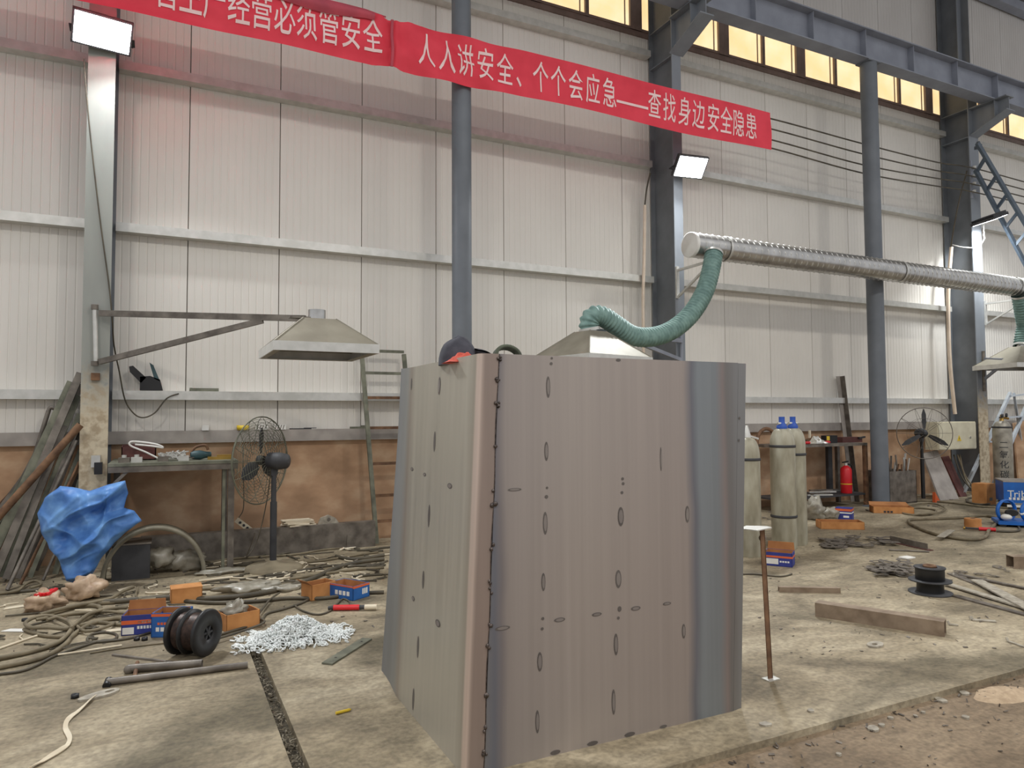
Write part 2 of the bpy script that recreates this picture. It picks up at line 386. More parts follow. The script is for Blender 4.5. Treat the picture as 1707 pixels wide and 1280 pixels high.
struct(MB().box((-4, W-.10, 1.27), (23, W+.05, 1.41)).build('trim_1', M_LEDGE), 'grey ledge capping the brown lower wall')
struct(MB().box((-4, W-.03, 7.58), (23, W+.05, 7.66)).build('trim_2', M_WINFR), 'brown sill under the row of high windows')
struct(MB().box((-4, W-.03, 8.74), (23, W+.05, 8.82)).build('trim_3', M_WINFR), 'brown head above the row of high windows')

# girts: galvanised channels between the columns
bays = [(-3.6, XA-.13, 'in the bay at the far left'), (XA+.13, XB-.13, 'between the first two columns'), (XB+.13, XC-.15, 'between the second and third column'), (XC+.15, 22, 'beyond the third column')]
rows = [(1.81, 'lowest'), (3.67, 'second'), (5.50, 'third'), (7.27, 'topmost')]
for x0, x1, bt in bays:
    for z, rn in rows:
        y0, y1, h = W-.15, W, .10; t = .012
        poly = [(x0, y1, z+h/2), (x0, y0, z+h/2), (x0, y0, z-h/2), (x0, y1, z-h/2), (x0, y1, z-h/2+t), (x0, y0+t, z-h/2+t), (x0, y0+t, z+h/2-t), (x0, y1, z+h/2-t)]
        struct(MB().prism(poly, (x1-x0, 0, 0)).build('trim_girt', M_GALV), '%s galvanised wall rail %s' % (rn, bt))

# windows
k = 0
WL = {-2: 'sunlit two-pane window just left of the column under the banner', -1: 'sunlit window half hidden by the column under the banner', 0: 'sunlit two-pane window right of the column under the banner', 1: 'sunlit window partly hidden by the second round post', 2: 'sunlit two-pane window between the second round post and the third column', 3: 'sunlit window half hidden by the third column', 4: 'sunlit window at the right edge above the steep ladder'}
for i in range(-6, 8):
    x0 = 8.44+1.82*i; x1 = x0+1.82
    if x1 < -2 or x0 > 21: continue
    k += 1
    wn = thing('window_%d' % k, WL.get(i, 'sunlit two-pane window further along the high row'), None, (x0+.91, W, 7.66), 'high windows', 'structure')
    a, b, xm = x0+.11, x1-.11, (x0+x1)/2; mb = MB()
    for p, q in ((x0, a), (b, x1), (xm-.03, xm+.03)): mb.box((p, W-.05, 7.66), (q, W+.05, 8.74))
    mb.box((x0, W-.045, 7.66), (x1, W+.05, 7.70)); mb.box((x0, W-.045, 8.70), (x1, W+.05, 8.74)); mb.build('window_frame', M_WINFR, wn)
    for p, q in ((a, xm-.03), (xm+.03, b)):
        pn = MB().box((p, W-.005, 7.70), (q, W+.03, 8.70)).build('pane', M_GLASS, wn)
        MB().box((q-.09, W-.02, 7.70), (q-.075, W-.005, 8.70)).build('sash_bar', M_WINFR, pn)

# columns with corbels
def column(x, fwid, label, M_COLP=M_COLP, M_COLW=M_COLW):
    c = thing('column', label, None, (x, YF+.25, 0), None, 'structure'); hw = fwid/2
    MB().box((x-hw, YF, 0), (x+hw, YF+.016, 7.95)).build('flange', M_COLP, c)
    MB().box((x-hw, W-.05, 0), (x+hw, W-.034, 10.7)).build('flange', M_COLW, c)
    MB().box((x-.008, YF+.016, 0), (x+.008, W-.05, 10.7)).build('web', M_COLW, c)
    MB().box((x-hw*.9, 8.56, 7.95), (x+hw*.9, 8.576, 10.7)).build('flange', M_COLP, c)
    MB().box((x-hw-.05, YF-.05, 0), (x+hw+.05, W-.03, .025)).build('base_plate', M_COLP, c)
    for z in (7.05, 7.62): MB().box((x-hw+.01, YF+.016, z), (x+hw-.01, W-.05, z+.014)).build('stiffener', M_COLP, c)
    cb = MB().prism([(x-.008, YF, 7.08), (x-.008, YF, 7.62), (x-.008, 7.72, 7.62), (x-.008, 7.72, 7.36)], (.016, 0, 0)).build('corbel', M_COLP, c)
    MB().prism([(x-.13, YF, 7.06), (x-.13, YF, 7.08), (x-.13, 7.70, 7.36), (x-.13, 7.70, 7.34)], (.26, 0, 0)).build('corbel_flange', M_COLP, cb)
    MB().box((x-.13, 7.70, 7.605), (x+.13, YF, 7.625)).build('corbel_flange', M_COLP, cb)
    MB().box((x-.12, 7.92, 7.28), (x+.12, 7.934, 7.60)).build('stiffener', M_COLP, cb)
    return c
colA = column(XA, .25, 'steel column with dusty cream foot below the left floodlight', dusty_column('column_paint_lamplit', (158, 160, 152), (144, 146, 140), (214, 200, 172), (178, 160, 132), 1.55, 2.1))  # paint lightened to stand in for the floodlight's brightness on this column
colB = column(XB, .17, 'steel column behind the banner, under the middle floodlight')
colC = column(XC, .30, 'steel column with the cream switch cabinet and wire insulators')
for x, lb in zip(XP, ('round grey steel post rising behind the steel box', 'round grey steel post under the crane beam by the fire extinguisher')):
    pl = thing('pillar_post', lb, None, (x, YP, 0), None, 'structure')
    MB().cyl((x, YP, 0), (x, YP, 7.61), .122 if x < 5 else .135, n=28).build('shaft', M_POLE, pl)
    MB().box((x-.2, YP-.2, 0), (x+.2, YP+.2, .02)).build('base_plate', M_POLE, pl)
    MB().box((x-.16, YP-.13, 7.61), (x+.16, YP+.13, 7.629)).build('cap_plate', M_POLE, pl)
bm_ = thing('beam_crane', 'grey crane runway beam carried on corbels and posts', None, (9, YP, 7.63), None, 'structure')
MB().box((-4, YP-.13, 7.63), (22, YP+.13, 7.65)).build('flange', M_BEAM, bm_)
MB().box((-4, YP-.15, 8.13), (22, YP+.15, 8.15)).build('flange', M_BEAM, bm_)
MB().box((-4, YP-.006, 7.65), (22, YP+.006, 8.13)).build('web', M_BEAM, bm_)
rl = MB().box((-4, YP-.035, 8.15), (22, YP+.035, 8.24)).build('rail', M_RAIL, bm_)
sf = None
for i in range(20):
    x = -3.2+1.26*i
    if sf is None: sf = MB().box((-.006, -.12, 7.651), (.006, .12, 8.129)).build('stiffener', M_BEAM, bm_, local=True); o = sf
    else: o = sf.copy(); COL.objects.link(o); o.parent = bm_
    o.location = Vector((x, YP, 0)) - bm_.location
cl = None
for i in range(14):
    x = -3+1.8*i
    if cl is None: cl = MB().box((-.05, -.08, 8.15), (.05, .08, 8.18)).build('rail_clip', M_RAIL, rl, local=True); o = cl
    else: o = cl.copy(); COL.objects.link(o); o.parent = rl
    o.location = Vector((x, YP, 0)) - bm_.location
struct(MB().prism([(-4, 9.2, 10.72), (-4, 4.0, 11.4), (-4, 4.0, 11.45), (-4, 9.2, 10.77)], (27, 0, 0)).build('roof', M_ROOF), 'grey sheet roof above the back wall')
struct(MB().box((-4, 8.75, 10.5), (23, 8.95, 10.7)).build('trim_4', M_BEAM), 'grey eaves beam along the top of the wall')

# ------------------------------------------------------------------ floodlights (each carries its own light)
def floodlight(c, aim, label, sz=(.50, .30), power=LAMP_W, name='floodlight', colour=(.93, .97, 1.0)):
    c = Vector(c); aim = Vector(aim).normalized(); sx = Vector((0,0,1)).cross(aim).normalized(); sy = aim.cross(sx)
    t = thing(name, label, 'floodlight', c - aim*.06)
    def bx(a, b):
        return [c + sx*p + sy*q + aim*r for r in (a[2], b[2]) for p, q in ((a[0], a[1]), (b[0], a[1]), (b[0], b[1]), (a[0], b[1]))]
    FQ = [(0,3,2,1),(4,5,6,7),(0,1,5,4),(1,2,6,5),(2,3,7,6),(3,0,4,7)]
    hx, hy = sz[0]/2, sz[1]/2
    MB().add(bx((-hx-.02, -hy-.02, -.06), (hx+.02, hy+.02, -.005)), FQ).build('housing', M_DKGREY, t)
    fin = MB()
    for i in range(14):
        x = -hx + sz[0]*i/13; fin.add(bx((x-.006, -hy, -.10), (x+.006, hy, -.06)), FQ)
    fin.build('cooling_fins', M_DKGREY, t)
    MB().add(bx((-hx, -hy, -.005), (hx, hy, .0)), FQ).build('lens', M_LENS, t)
    br = MB()
    for s in (-1, 1): br.bar(c+sx*(s*(hx+.03))-aim*.03, c+sx*(s*(hx+.03))-aim*.03+Vector((0, .12, -.02)), .03, .008)
    br.bar(c-sx*(hx+.03)-aim*.03+Vector((0, .12, -.02)), c+sx*(hx+.03)-aim*.03+Vector((0, .12, -.02)), .03, .01); br.build('bracket', M_DKGREY, t)
    ld = bpy.data.lights.new('floodlight_beam', 'AREA'); ld.shape = 'RECTANGLE'; ld.size, ld.size_y = sz; ld.energy = power; ld.color = colour; ld.spread = radians(146)
    lo = bpy.data.objects.new('floodlight_beam', ld); COL.objects.link(lo); lo.parent = t
    lo.matrix_parent_inverse = Matrix.Identity(4)
    m = Matrix((sx, sy, -aim)).transposed().to_4x4(); m = Matrix((-sx, sy, -aim)).transposed().to_4x4()
    m.translation = c + aim*.012 - (c-aim*.06); lo.matrix_local = m
    return t
pA = oy(171, 55, 8.20); pB = oy(1152, 279, 8.18); pC = oy(1650, 368, 8.0)
floodlight(pA, (.12, -.72, -.68), 'bright white floodlight on the leftmost column')
floodlight(pB, (-.12, -.74, -.66), 'bright white floodlight on the column under the banner', (.46, .30))
floodlight(pC, (.35, -.1, -.95), 'dark finned floodlight on the column by the ladder, seen from behind', (.5, .3), LAMP_W*.6)
def hall_fill(p):  # unseen area light without a body, added overhead to fill the hall
    ld = bpy.data.lights.new('hall_fill_light', 'AREA'); ld.shape = 'DISK'; ld.size = .8; ld.energy = HALL_W; ld.color = (1.0, .96, .89)
    lo = bpy.data.objects.new('hall_fill_light', ld); COL.objects.link(lo); lo.location = p
for x in (-3.5, 4.0, 11.5): hall_fill((x, -1.5, 8.6))

# ================================================================== THE BIG STEEL BOX
bx0, bx1, by0, by1, BH = 1.185, 2.775, 2.90, 4.02, 1.835
SH = .045                                                     # the box leans a little to the right
XS = 1.275                                                    # weld seam on the front
sx_ = lambda u: oy(u, 900, by0).x - SH*.85
box = thing('steel_box', 'large welded sheet-steel box standing upright on the slab edge', 'steel box', (2.0, 3.4, 0))
og = ORIG[box.name]
bands_front = [(XS-2.0, (126, 124, 124)), (XS+.05-2.0, (116, 118, 126)), (XS+.085-2.0, (128, 122, 122)), (XS+.12-2.0, (156, 147, 141)), (1.75-2.0, (168, 158, 150)), (sx_(1154)-2.0, (158, 147, 140)), (sx_(1168)-2.0, (112, 112, 118)), (sx_(1178)-2.0, (132, 137, 140)), (sx_(1208)-2.0, (128, 132, 134)), (sx_(1220)-2.0, (136, 124, 120)), (sx_(1226)-2.0, (118, 114, 111)), (bx1-2.0, (128, 127, 126))]
M_SHEETF = sheet_material('sheet_front', 0, bands_front, wave=.09)
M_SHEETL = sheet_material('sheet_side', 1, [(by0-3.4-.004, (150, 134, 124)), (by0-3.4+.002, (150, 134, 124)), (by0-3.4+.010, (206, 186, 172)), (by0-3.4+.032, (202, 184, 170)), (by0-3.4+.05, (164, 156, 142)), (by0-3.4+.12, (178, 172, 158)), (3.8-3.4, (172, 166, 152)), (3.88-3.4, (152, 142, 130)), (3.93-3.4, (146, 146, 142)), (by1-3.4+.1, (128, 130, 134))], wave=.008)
sh = lambda p: Vector((p[0]+SH*p[2], p[1], p[2]))
# side sheet with rounded bend and a narrow return on the front
def side_fn(s, z):
    """s: distance along the section from the seam round the bend to the rear edge"""
    r = .035; a = XS-(bx0+r); q = pi/2*r; L = by1-(by0+r)
    if s < a: x, y = XS-s, by0
    elif s < a+q: t = (s-a)/r; x, y = bx0+r-r*sin(t), by0+r-r*cos(t)
    else:
        y = by0+r+(s-a-q); x = bx0; e = max(0, (y-(by1-.16))/.16); fl_ = .02+.035*max(0, min(1, (1.5-z)/1.4))
        x -= fl_*e*e
    return x, y
a_ = XS-(bx0+.035); q_ = pi/2*.035; LT = a_+q_+by1-(by0+.035)
ss = [0, a_*.5, a_]+[a_+q_*i/6 for i in range(1, 7)]+[a_+q_+(LT-a_-q_)*t for t in (.1, .3, .5, .7, .8, .85, .88, .91, .94, .97, 1)]
mb = MB(); vs = []; NZ = 14
for j in range(NZ+1):
    for s in ss:
        z = BH*j/NZ; x, y = side_fn(s, z)
        e = max(0, (s-(LT-.12))/.12); zz = z + (.11*e if j == 0 else 0); vs.append(sh((x, y, zz)))
k = len(ss); mb.add(vs, [(j*k+i, j*k+i+1, (j+1)*k+i+1, (j+1)*k+i) for j in range(NZ) for i in range(k-1)], True)
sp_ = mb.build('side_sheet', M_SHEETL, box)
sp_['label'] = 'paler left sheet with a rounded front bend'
def slab(mbx, pts, d): return mbx.prism([sh(p) for p in pts], d)
fs = MB()
XF = sx_(1226)
slab(fs, [(XS+.003, by0, 0), (XF, by0, 0), (XF, by0, BH), (XS+.003, by0, BH)], (0, .004, 0)); front = fs.build('front_sheet', M_SHEETF, box)
slab(MB(), [(XF+.002, by0+.001, 0), (bx1, by0+.012, 0), (bx1, by0+.012, BH-.002), (XF+.002, by0+.001, BH-.002)], (0, .004, 0)).build('edge_strip', M_SHEETF, box)
slab(MB(), [(bx1, by0+.014, 0), (bx1, by1-.02, 0), (bx1, by1-.02, BH), (bx1, by0+.014, BH)], (-.004, 0, 0)).build('right_sheet', M_SHEETL, box)
slab(MB(), [(bx0+.02, by1-.03, .0), (bx1-.01, by1-.03, .0), (bx1-.01, by1-.03, BH), (bx0+.02, by1-.03, BH)], (0, .004, 0)).build('rear_sheet', M_SHEETF, box)
slab(MB(), [(bx0+.04, by0+.01, BH-.03), (bx1-.01, by0+.02, BH-.03), (bx1-.01, by1-.04, BH-.03), (bx0+.04, by1-.04, BH-.03)], (0, 0, .004)).build('top_sheet', M_SHEETF, box)
# weld tacks down the seam
for i, (v, n) in enumerate(((597, 2), (635, 2), (675, 3), (745, 1), (815, 1), (843, 3), (912, 1), (970, 2), (986, 1), (1040, 3), (1080, 1), (1160, 2), (1214, 1), (1254, 2))):
    z = oy(808, v, by0).z
    if z < .03: continue
    mb = MB(); rr = random.Random(i)
    for j in range(n+1):
        mb.ball((XS+SH*z+rr.uniform(-.008, .012), by0-.003, z+rr.uniform(-.012, .012)), rr.uniform(.005, .010), 8, 6, (1, .7, 1.1), .5, i*3+j)
    mb.build('weld_tack', M_WELD, box)
sb = MB(); pts = [sh((XS+.003*sin(t*21), by0-.001, t*BH)) for t in [i/60 for i in range(61)]]; sb.tube(pts, .0022, 5); sb.build('seam_line', M_WELD, box)
# heat marks left on the sheet by stiffeners welded inside
def mark(u, v, wpx, hpx, face, solid=False):
    if face == 'f':
        c = oy(u, v, by0-.0015); px = (c-C0).dot(fw)/F; a = Vector((wpx*px/2/.93, 0, 0)); b = Vector((-SH*0, 0, hpx*px/2)); nrm = Vector((0, -1, 0))
    else:
        X = bx0+SH*1.0-.002; d = ray(u, v); c = C0+d*(X/d.x); c.x = bx0+SH*c.z-.0012; px = (c-C0).dot(fw)/F
        a = Vector((0, wpx*px/2/.42, 0)); b = Vector((SH*hpx*px/2, 0, hpx*px/2)); nrm = Vector((-1, 0, 0))
    n = 14; ring = lambda k, o: [c+nrm*o+a*(k*cos(2*pi*i/n))+b*(k*sin(2*pi*i/n)) for i in range(n)]
    m = MB().add(ring(1, 0)+[c], [(i, (i+1) % n, n) for i in range(n)]).build('heat_mark', M_MARK, box)
    if not solid: MB().add(ring(.72, .0008)+[c+nrm*.0008], [(i, (i+1) % n, n) for i in range(n)]).build('core', M_MARKIN, m)
for a in ((914, 645, 7, 36), (911, 752, 7, 32), (909, 872, 8, 38), (906, 970, 7, 30), (900, 1103, 9, 32), (896, 1203, 7, 38), (1035, 861, 11, 32), (1031, 965, 11, 30), (1027, 1074, 8, 36), (1023, 1170, 7, 42), (1146, 857, 8, 28), (1140, 1052, 7, 24), (858, 816, 24, 5), (838, 1047, 26, 7), (933, 1033, 20, 7), (995, 1024, 18, 6), (1060, 1014, 18, 7), (1112, 1006, 16, 5), (1102, 765, 3, 40)): mark(*a, 'f')
for a in ((920, 597, 4, 4), (919, 606, 5, 5), (912, 813, 4, 4), (911, 828, 6, 6), (1038, 798, 5, 5), (1039, 806, 5, 5), (1037, 821, 5, 5), (905, 1031, 5, 5), (904, 1048, 5, 5), (1033, 1015, 7, 9), (1031, 1030, 5, 5), (1031, 600, 9, 5), (988, 1239, 20, 7), (1050, 1224, 20, 7), (926, 1254, 18, 7), (1106, 1211, 14, 5), (1233, 697, 3, 5), (1232, 734, 3, 5)): mark(*a, 'f', True)
for a in ((722, 643, 5, 30), (718, 736, 4, 34), (714, 860, 4, 38), (709, 966, 4, 30), (705, 1077, 4, 36), (701, 1163, 4, 36), (683, 782, 6, 6), (704, 791, 6, 6), (746, 810, 9, 9), (694, 997, 6, 8), (736, 1038, 10, 12), (676, 640, 3, 20), (657, 1112, 3, 22)): mark(*a, 's', a[2] < 5)

# ================================================================== BANNERS
YB, ZB0, ZB1 = 7.88, 5.61, 6.21
def ban_y(x, z):
    t = (z-ZB0)/(ZB1-ZB0); d = .012*sin(2.1*x+1.2*t)
    g = math.exp(-((x-2.31)/.22)**2); d += g*.03*sin(x*34)*(.4+.6*t)
    if x > 2.31:
        k = math.exp(-((x-3.1)/.75)**2)
        d += k*.026*sin(9*(t*.55+(x-2.3)*.42)*2) + .008*sin(6*t+x)
    else:
        d += .020*sin(11*t+.6*x) + .010*sin(4.3*x+3*t)
    return YB + d - .02
def ban_z(x, t):
    g = math.exp(-((x-2.31)/.12)**2)
    return ZB0+(ZB1-ZB0)*t + .015*sin(1.7*x)*(1-t) + g*.07*(.5-t)
def banner(x0, x1, n, name_label):
    t = thing('banner', name_label, 'banner', ((x0+x1)/2, YB, ZB0))
    mb = MB()
    def fn(a, b):
        x = x0+(x1-x0)*a; z = ban_z(x, b); return Vector((x, ban_y(x, z), z))
    mb.grid(fn, n, 14); cl_ = mb.build('cloth', M_RED, t); return t, cl_
ban1, c1_ = banner(-2.6, 2.36, 110, 'red cloth safety banner with folded top edge, at the upper left')
ban2, c2_ = banner(2.28, 8.32, 130, 'long red cloth safety banner stretched past the post and the middle floodlight')
def letter(ban, ch, u, zc, wd=.235, ht=.43):
    v = 75+(u-650)*.231; x = oy(u, v, YB).x
    mb = MB()
    def fn(a, b):
        X = x+a*wd; Z = zc+b*ht; return Vector((X, ban_y(X, Z)-.007, Z))
    glyph_to(mb, ch, fn).build('letter', M_LETTER, ban)
for ch, u in zip(BT, (277, 318, 358, 398, 436, 474, 511, 548, 584, 620)): letter(ban1, ch, u, 5.93)
us = (710, 745, 776, 809, 841, 872, 900, 929, 958, 986, 1014)
for ch, u in zip(BR[:11], us): letter(ban2, ch, u, 5.92)
for u in (1040, 1066): letter(ban2, '—', u, 5.90, .27, .5)
for ch, u in zip(BR[12:], (1090, 1115, 1140, 1163, 1187, 1208, 1228, 1249)): letter(ban2, ch, u, 5.92)
# folded-over strip along the top of the left banner
def flap(a, b):
    x = -2.6+4.7*a; z0 = 6.22-.02*a; z = z0-(.17-.06*a+.02*sin(5*x))*b
    return Vector((x, ban_y(x, z)-.02-.03*sin(pi*b), z))
MB().grid(flap, 90, 6).build('folded_edge', M_REDDK, ban1)
MB().tube([(x/4, ban_y(x/4, ZB1)-.004, ZB1+.004) for x in range(-10, 10)], .008, 6).build('rope', M_REDDK, ban1)
MB().tube(smooth_path([(2.31, ban_y(2.31, z)-.03, z) for z in (5.62, 5.8, 6.0, 6.16)]), .018, 8).build('gathered_seam', M_REDDK, ban2)

# ================================================================== DUCT, HOODS AND ARMS
DY, DZ, DR = 7.68, 3.93, .172
dx0, dx1 = oy(1150, 412, DY).x, 20.5
duct = thing('ventilation_duct', 'long round spiral-seamed zinc duct running along the wall', 'duct', (dx0, DY, DZ))
XJ = oy(1497, 455, DY).x
MB().cyl((dx0, DY, DZ), (XJ, DY, DZ), DR, n=36, caps=False).build('pipe', M_DUCT, duct)
MB().cyl((XJ, DY, DZ), (dx1, DY, DZ), DR-.004, n=36, caps=False).build('pipe', M_DUCT, duct)
MB().lathe([(.001, 0), (DR*.97, 0), (DR+.004, .005), (DR+.004, .05)], (dx0-.012, DY, DZ), 36, (1, 0, 0), False).build('end_cap', M_WHITE, duct)
for xa, xb in ((dx0+.1, XJ-.03), (XJ+.03, dx1)):
    n = int((xb-xa)/.115*10); MB().tube([(xa+(xb-xa)*i/n, DY+cos(2*pi*i/10)*(DR+.001), DZ+sin(2*pi*i/10)*(DR+.001)) for i in range(n+1)], .008, 5).build('spiral_seam', M_GALV, duct)
for x in (dx0+.62, XJ, oy(1690, 478, DY).x): MB().lathe([(DR+.012, -.02), (DR+.012, .02)], (x, DY, DZ), 36, (1, 0, 0), False).build('clamp_band', M_GALV, duct)
def bracket(x, label, back=8.40):
    b = thing('duct_bracket', label, 'bracket', (x, back-.02, DZ-.5))
    MB().bar((x, back-.02, DZ-.62), (x, back-.02, DZ-.14), .05, .03).build('wall_plate', M_GALV, b)
    MB().bar((x, back-.03, DZ-.20), (x, DY-.2, DZ-.20), .04, .03).build('arm', M_GALV, b)
    MB().bar((x, back-.03, DZ-.60), (x, DY-.05, DZ-.22), .03, .03).build('brace', M_GALV, b)
bracket(XB-.06, 'zinc bracket holding the closed end of the duct')
bracket(XC+.16, 'zinc bracket holding the duct beside the third column')
def corrugated(pts, r, name, label):
    P = smooth_path(pts, 14); L = [0]
    for i in range(1, len(P)): L.append(L[-1]+(P[i]-P[i-1]).length)
    n = int(L[-1]/.0125); Q = []; j = 0
    for i in range(n+1):
        s = L[-1]*i/n
        while j < len(L)-2 and L[j+1] < s: j += 1
        t = (s-L[j])/max(1e-6, L[j+1]-L[j]); Q.append(P[j].lerp(P[j+1], t))
    R_ = [r*(1.07 if i % 4 in (1,) else .98 if i % 4 in (0, 2) else .86) for i in range(n+1)]
    t = thing(name, label, 'duct hose', Q[0]); MB().tube(Q, r, 18, False, R_).build('hose', M_HOSE, t)
    for q, d in ((Q[1], Q[3]-Q[1]), (Q[-2], Q[-2]-Q[-4])): MB().lathe([(r*1.08, -.018), (r*1.08, .018)], q, 20, tuple(d), False).build('clamp', M_GALV, t)
    return t
def hood(cx, cy, z0, sx, sy, top, h, rot, label, rim=.085, collar=.085, ch=.10):
    t = thing('fume_hood', label, 'hood', (cx, cy, z0)); R = Rz(rot); c = Vector((cx, cy, z0))
    sq = lambda a, b, z: [c+R @ Vector((i*a, j*b, z)) for i, j in ((-1,-1),(1,-1),(1,1),(-1,1))]
    lo, mid, hi = sq(sx/2, sy/2, 0), sq(sx/2, sy/2, rim), sq(top, top, h)
    MB().add(mid+hi, [(i, (i+1) % 4, (i+1) % 4+4, i+4) for i in range(4)]+[(4, 5, 6, 7)]).build('cone', M_HOOD, t)
    o2 = sq(sx/2+.012, sy/2+.012, 0); o3 = sq(sx/2+.012, sy/2+.012, rim); m = MB()
    m.add(o2+o3+lo+mid, [(i, (i+1) % 4, (i+1) % 4+4, i+4) for i in range(4)]+[(i+8, (i+1) % 4+8, (i+1) % 4+12, i+12) for i in range(4)]+[(i, (i+1) % 4, (i+1) % 4+8, i+8) for i in range(4)]+[(i+4, (i+1) % 4+4, (i+1) % 4+12, i+12) for i in range(4)])
    m.build('rim', M_GALV, t)
    i2 = sq(sx/2-.06, sy/2-.06, .004); m = MB().add(lo+i2, [(i, (i+1) % 4, (i+1) % 4+4, i+4) for i in range(4)]); m.build('inner_lip', M_HOOD, t)
    MB().pipe(c+Vector((0, 0, h)), c+Vector((0, 0, h+ch)), collar, .004, 24).build('collar', M_DUCT, t)
    for i in range(4): MB().bar(mid[i], hi[i], .012, .012).build('corner_seam', M_HOOD, t)
    return t
h1c = (1.33, 7.04); HZ = oy(530, 534, 7.04).z - 2.15
hood(h1c[0], h1c[1], 2.15, .93, 1.05, .155, HZ, 0, 'zinc extraction hood without a hose, hung on a jib from the left column')
p2 = oy(984, 553, 7.15); hood(p2.x, p2.y, p2.z-.40, 1.02, 1.0, .13, .40, radians(-33+45), 'zinc extraction hood behind the steel box, joined to a green hose')
p3 = oy(1703, 578, 7.75); hood(p3.x, p3.y, p3.z-.42, 1.15, 1.05, .14, .42, radians(-20), 'zinc extraction hood at the right edge beside the third column')
corrugated([oy(1190, 422, 7.50), oy(1185, 450, 7.42), oy(1174, 487, 7.36), oy(1152, 523, 7.32), oy(1122, 549, 7.28), oy(1090, 561, 7.24), oy(1056, 560, 7.2), oy(1028, 543, 7.16), oy(1005, 528, 7.14), oy(989, 527, 7.14), oy(982, 538, 7.15), oy(983, 551, 7.15)], .118, 'duct_hose', 'green ribbed hose sagging from the duct end to the hood behind the box')
corrugated([oy(1700, 492, 7.62), oy(1704, 515, 7.66), oy(1708, 540, 7.72), oy(1705, 562, 7.75), oy(1703, 577, 7.75)], .13, 'duct_hose', 'green ribbed hose hanging from the duct at the right edge')
# jib arm of the first hood
j1 = thing('jib_arm', 'grey steel jib bracket holding the hood on the left column', 'jib arm', oy(160, 625, 8.34))
MB().cyl(oy(158, 512, 8.34), oy(160, 608, 8.34), .022, n=14).build('pivot_pipe', M_GALV, j1)
for v in (512, 606): MB().cyl(oy(158, v-4, 8.34), oy(158, v+4, 8.34), .034, n=14).build('collar', M_STEEL, j1)
e1 = Vector((h1c[0]-.10, h1c[1]+.06, 2.15+HZ+.02)); MB().bar(oy(166, 522, 8.33), e1, .035, .06).build('arm', M_STEEL, j1)
a0 = oy(166, 522, 8.33); MB().bar(oy(166, 603, 8.33), a0+(e1-a0)*.80-Vector((0, 0, .03)), .035, .055).build('brace', M_STEEL, j1)
MB().box((h1c[0]-.26, h1c[1]-.05, 2.15+HZ+.008), (h1c[0]-.04, h1c[1]+.05, 2.15+HZ+.025)).build('end_plate', M_STEEL, j1)
MB().box(oy(152, 634, 8.398)-Vector((0, .04, 0)), oy(167, 622, 8.398)).build('seat_bracket', M_RUST, j1)
j2 = thing('jib_arm', 'grey steel jib bracket on the column under the banner', 'jib arm', oy(1135, 600, 8.36))
q0 = oy(1136, 568, 8.36); q1 = Vector((p2.x+.12, p2.y+.1, p2.z+.03))
MB().bar(q0, q1, .04, .06).build('arm', M_BEAM, j2); MB().bar(oy(1136, 600, 8.36), q0+(q1-q0)*.7-Vector((0,0,.04)), .035, .05).build('brace', M_BEAM, j2)
MB().cyl(oy(1136, 560, 8.36), oy(1136, 612, 8.36), .022, n=12).build('pivot_pipe', M_BEAM, j2)
j3 = thing('jib_arm', 'grey steel jib bracket holding the hood beside the third column', 'jib arm', oy(1640, 655, 8.34))
q0 = oy(1640, 598, 8.34); q1 = Vector((p3.x-.1, p3.y, p3.z+.0))
MB().bar(q0, Vector((p3.x-.45, p3.y+.1, p3.z-.25)), .04, .05).build('arm', M_BEAM, j3); MB().bar(oy(1641, 632, 8.34), Vector((p3.x-.5, p3.y+.1, p3.z-.36)), .035, .05).build('brace', M_BEAM, j3)
MB().cyl(oy(1639, 585, 8.34), oy(1641, 652, 8.34), .03, n=12).build('pivot_pipe', M_STEEL, j3)

# ================================================================== CONDUITS, WIRES, LADDERS ON THE WALL
def conduit(pts, r, label, m=M_COND): return tag(MB().tube(smooth_path(pts), r, 10).build('conduit', m), label, 'conduit')
conduit([oy(1075, 342, 8.8), oy(1074, 420, 8.8), oy(1072, 500, 8.8), oy(1073, 597, 8.8), oy(1074, 700, 8.8)], .025, 'cream conduit pipe beside the column under the banner')
conduit([oy(1586, 412, 8.7), oy(1581, 480, 8.7), oy(1581, 540, 8.7), oy(1584, 610, 8.7), oy(1592, 690, 8.7)], .035, 'cream conduit pipe bowing beside the third column')
def wire(pts, r, label, m=M_CABLED, name='cable', cat='cable', group=None):
    return tag(MB().tube(smooth_path(pts), r, 6).build(name, m), label, cat, group)
wire([oy(1084, 288, 8.7), oy(1078, 315, 8.75), oy(1075, 342, 8.8)], .012, 'short dark cable entering the cream conduit by the column')
for i, (va, vb) in enumerate(((196, 281), (213, 295), (231, 308), (245, 321))):
    wire([oy(1180, va-20, 8.3), oy(1290, va+3, 8.3), oy(1440, va+44, 8.3), oy(1560, vb-11, 8.3), oy(1618, vb-2, 8.3), oy(1707, vb+22-i, 8.3)], .012,
         '%s of the four dark wires strung between the columns' % ('topmost', 'second from top', 'third from top', 'lowest')[i], M_CABLED, 'overhead_wire', 'wire', 'four strung wires')
ins = thing('insulator_rack', 'rack of four small insulators on the third column', 'insulator', oy(1622, 325, 8.36))
MB().bar(oy(1618, 268, 8.38), oy(1620, 330, 8.38), .05, .03).build('rack_bar', M_BEAM, ins)
for vb in (279, 293, 306, 319):
    p = oy(1624, vb, 8.34); MB().lathe([(.02, -.03), (.04, -.02), (.025, 0), (.04, .02), (.02, .03)], p, 12).build('insulator', M_WHITE, ins)
wire([oy(1612, 285, 8.38), oy(1600, 330, 8.39), oy(1590, 380, 8.5), oy(1585, 412, 8.7)], .014, 'dark cable running from the insulators to the bowed conduit')
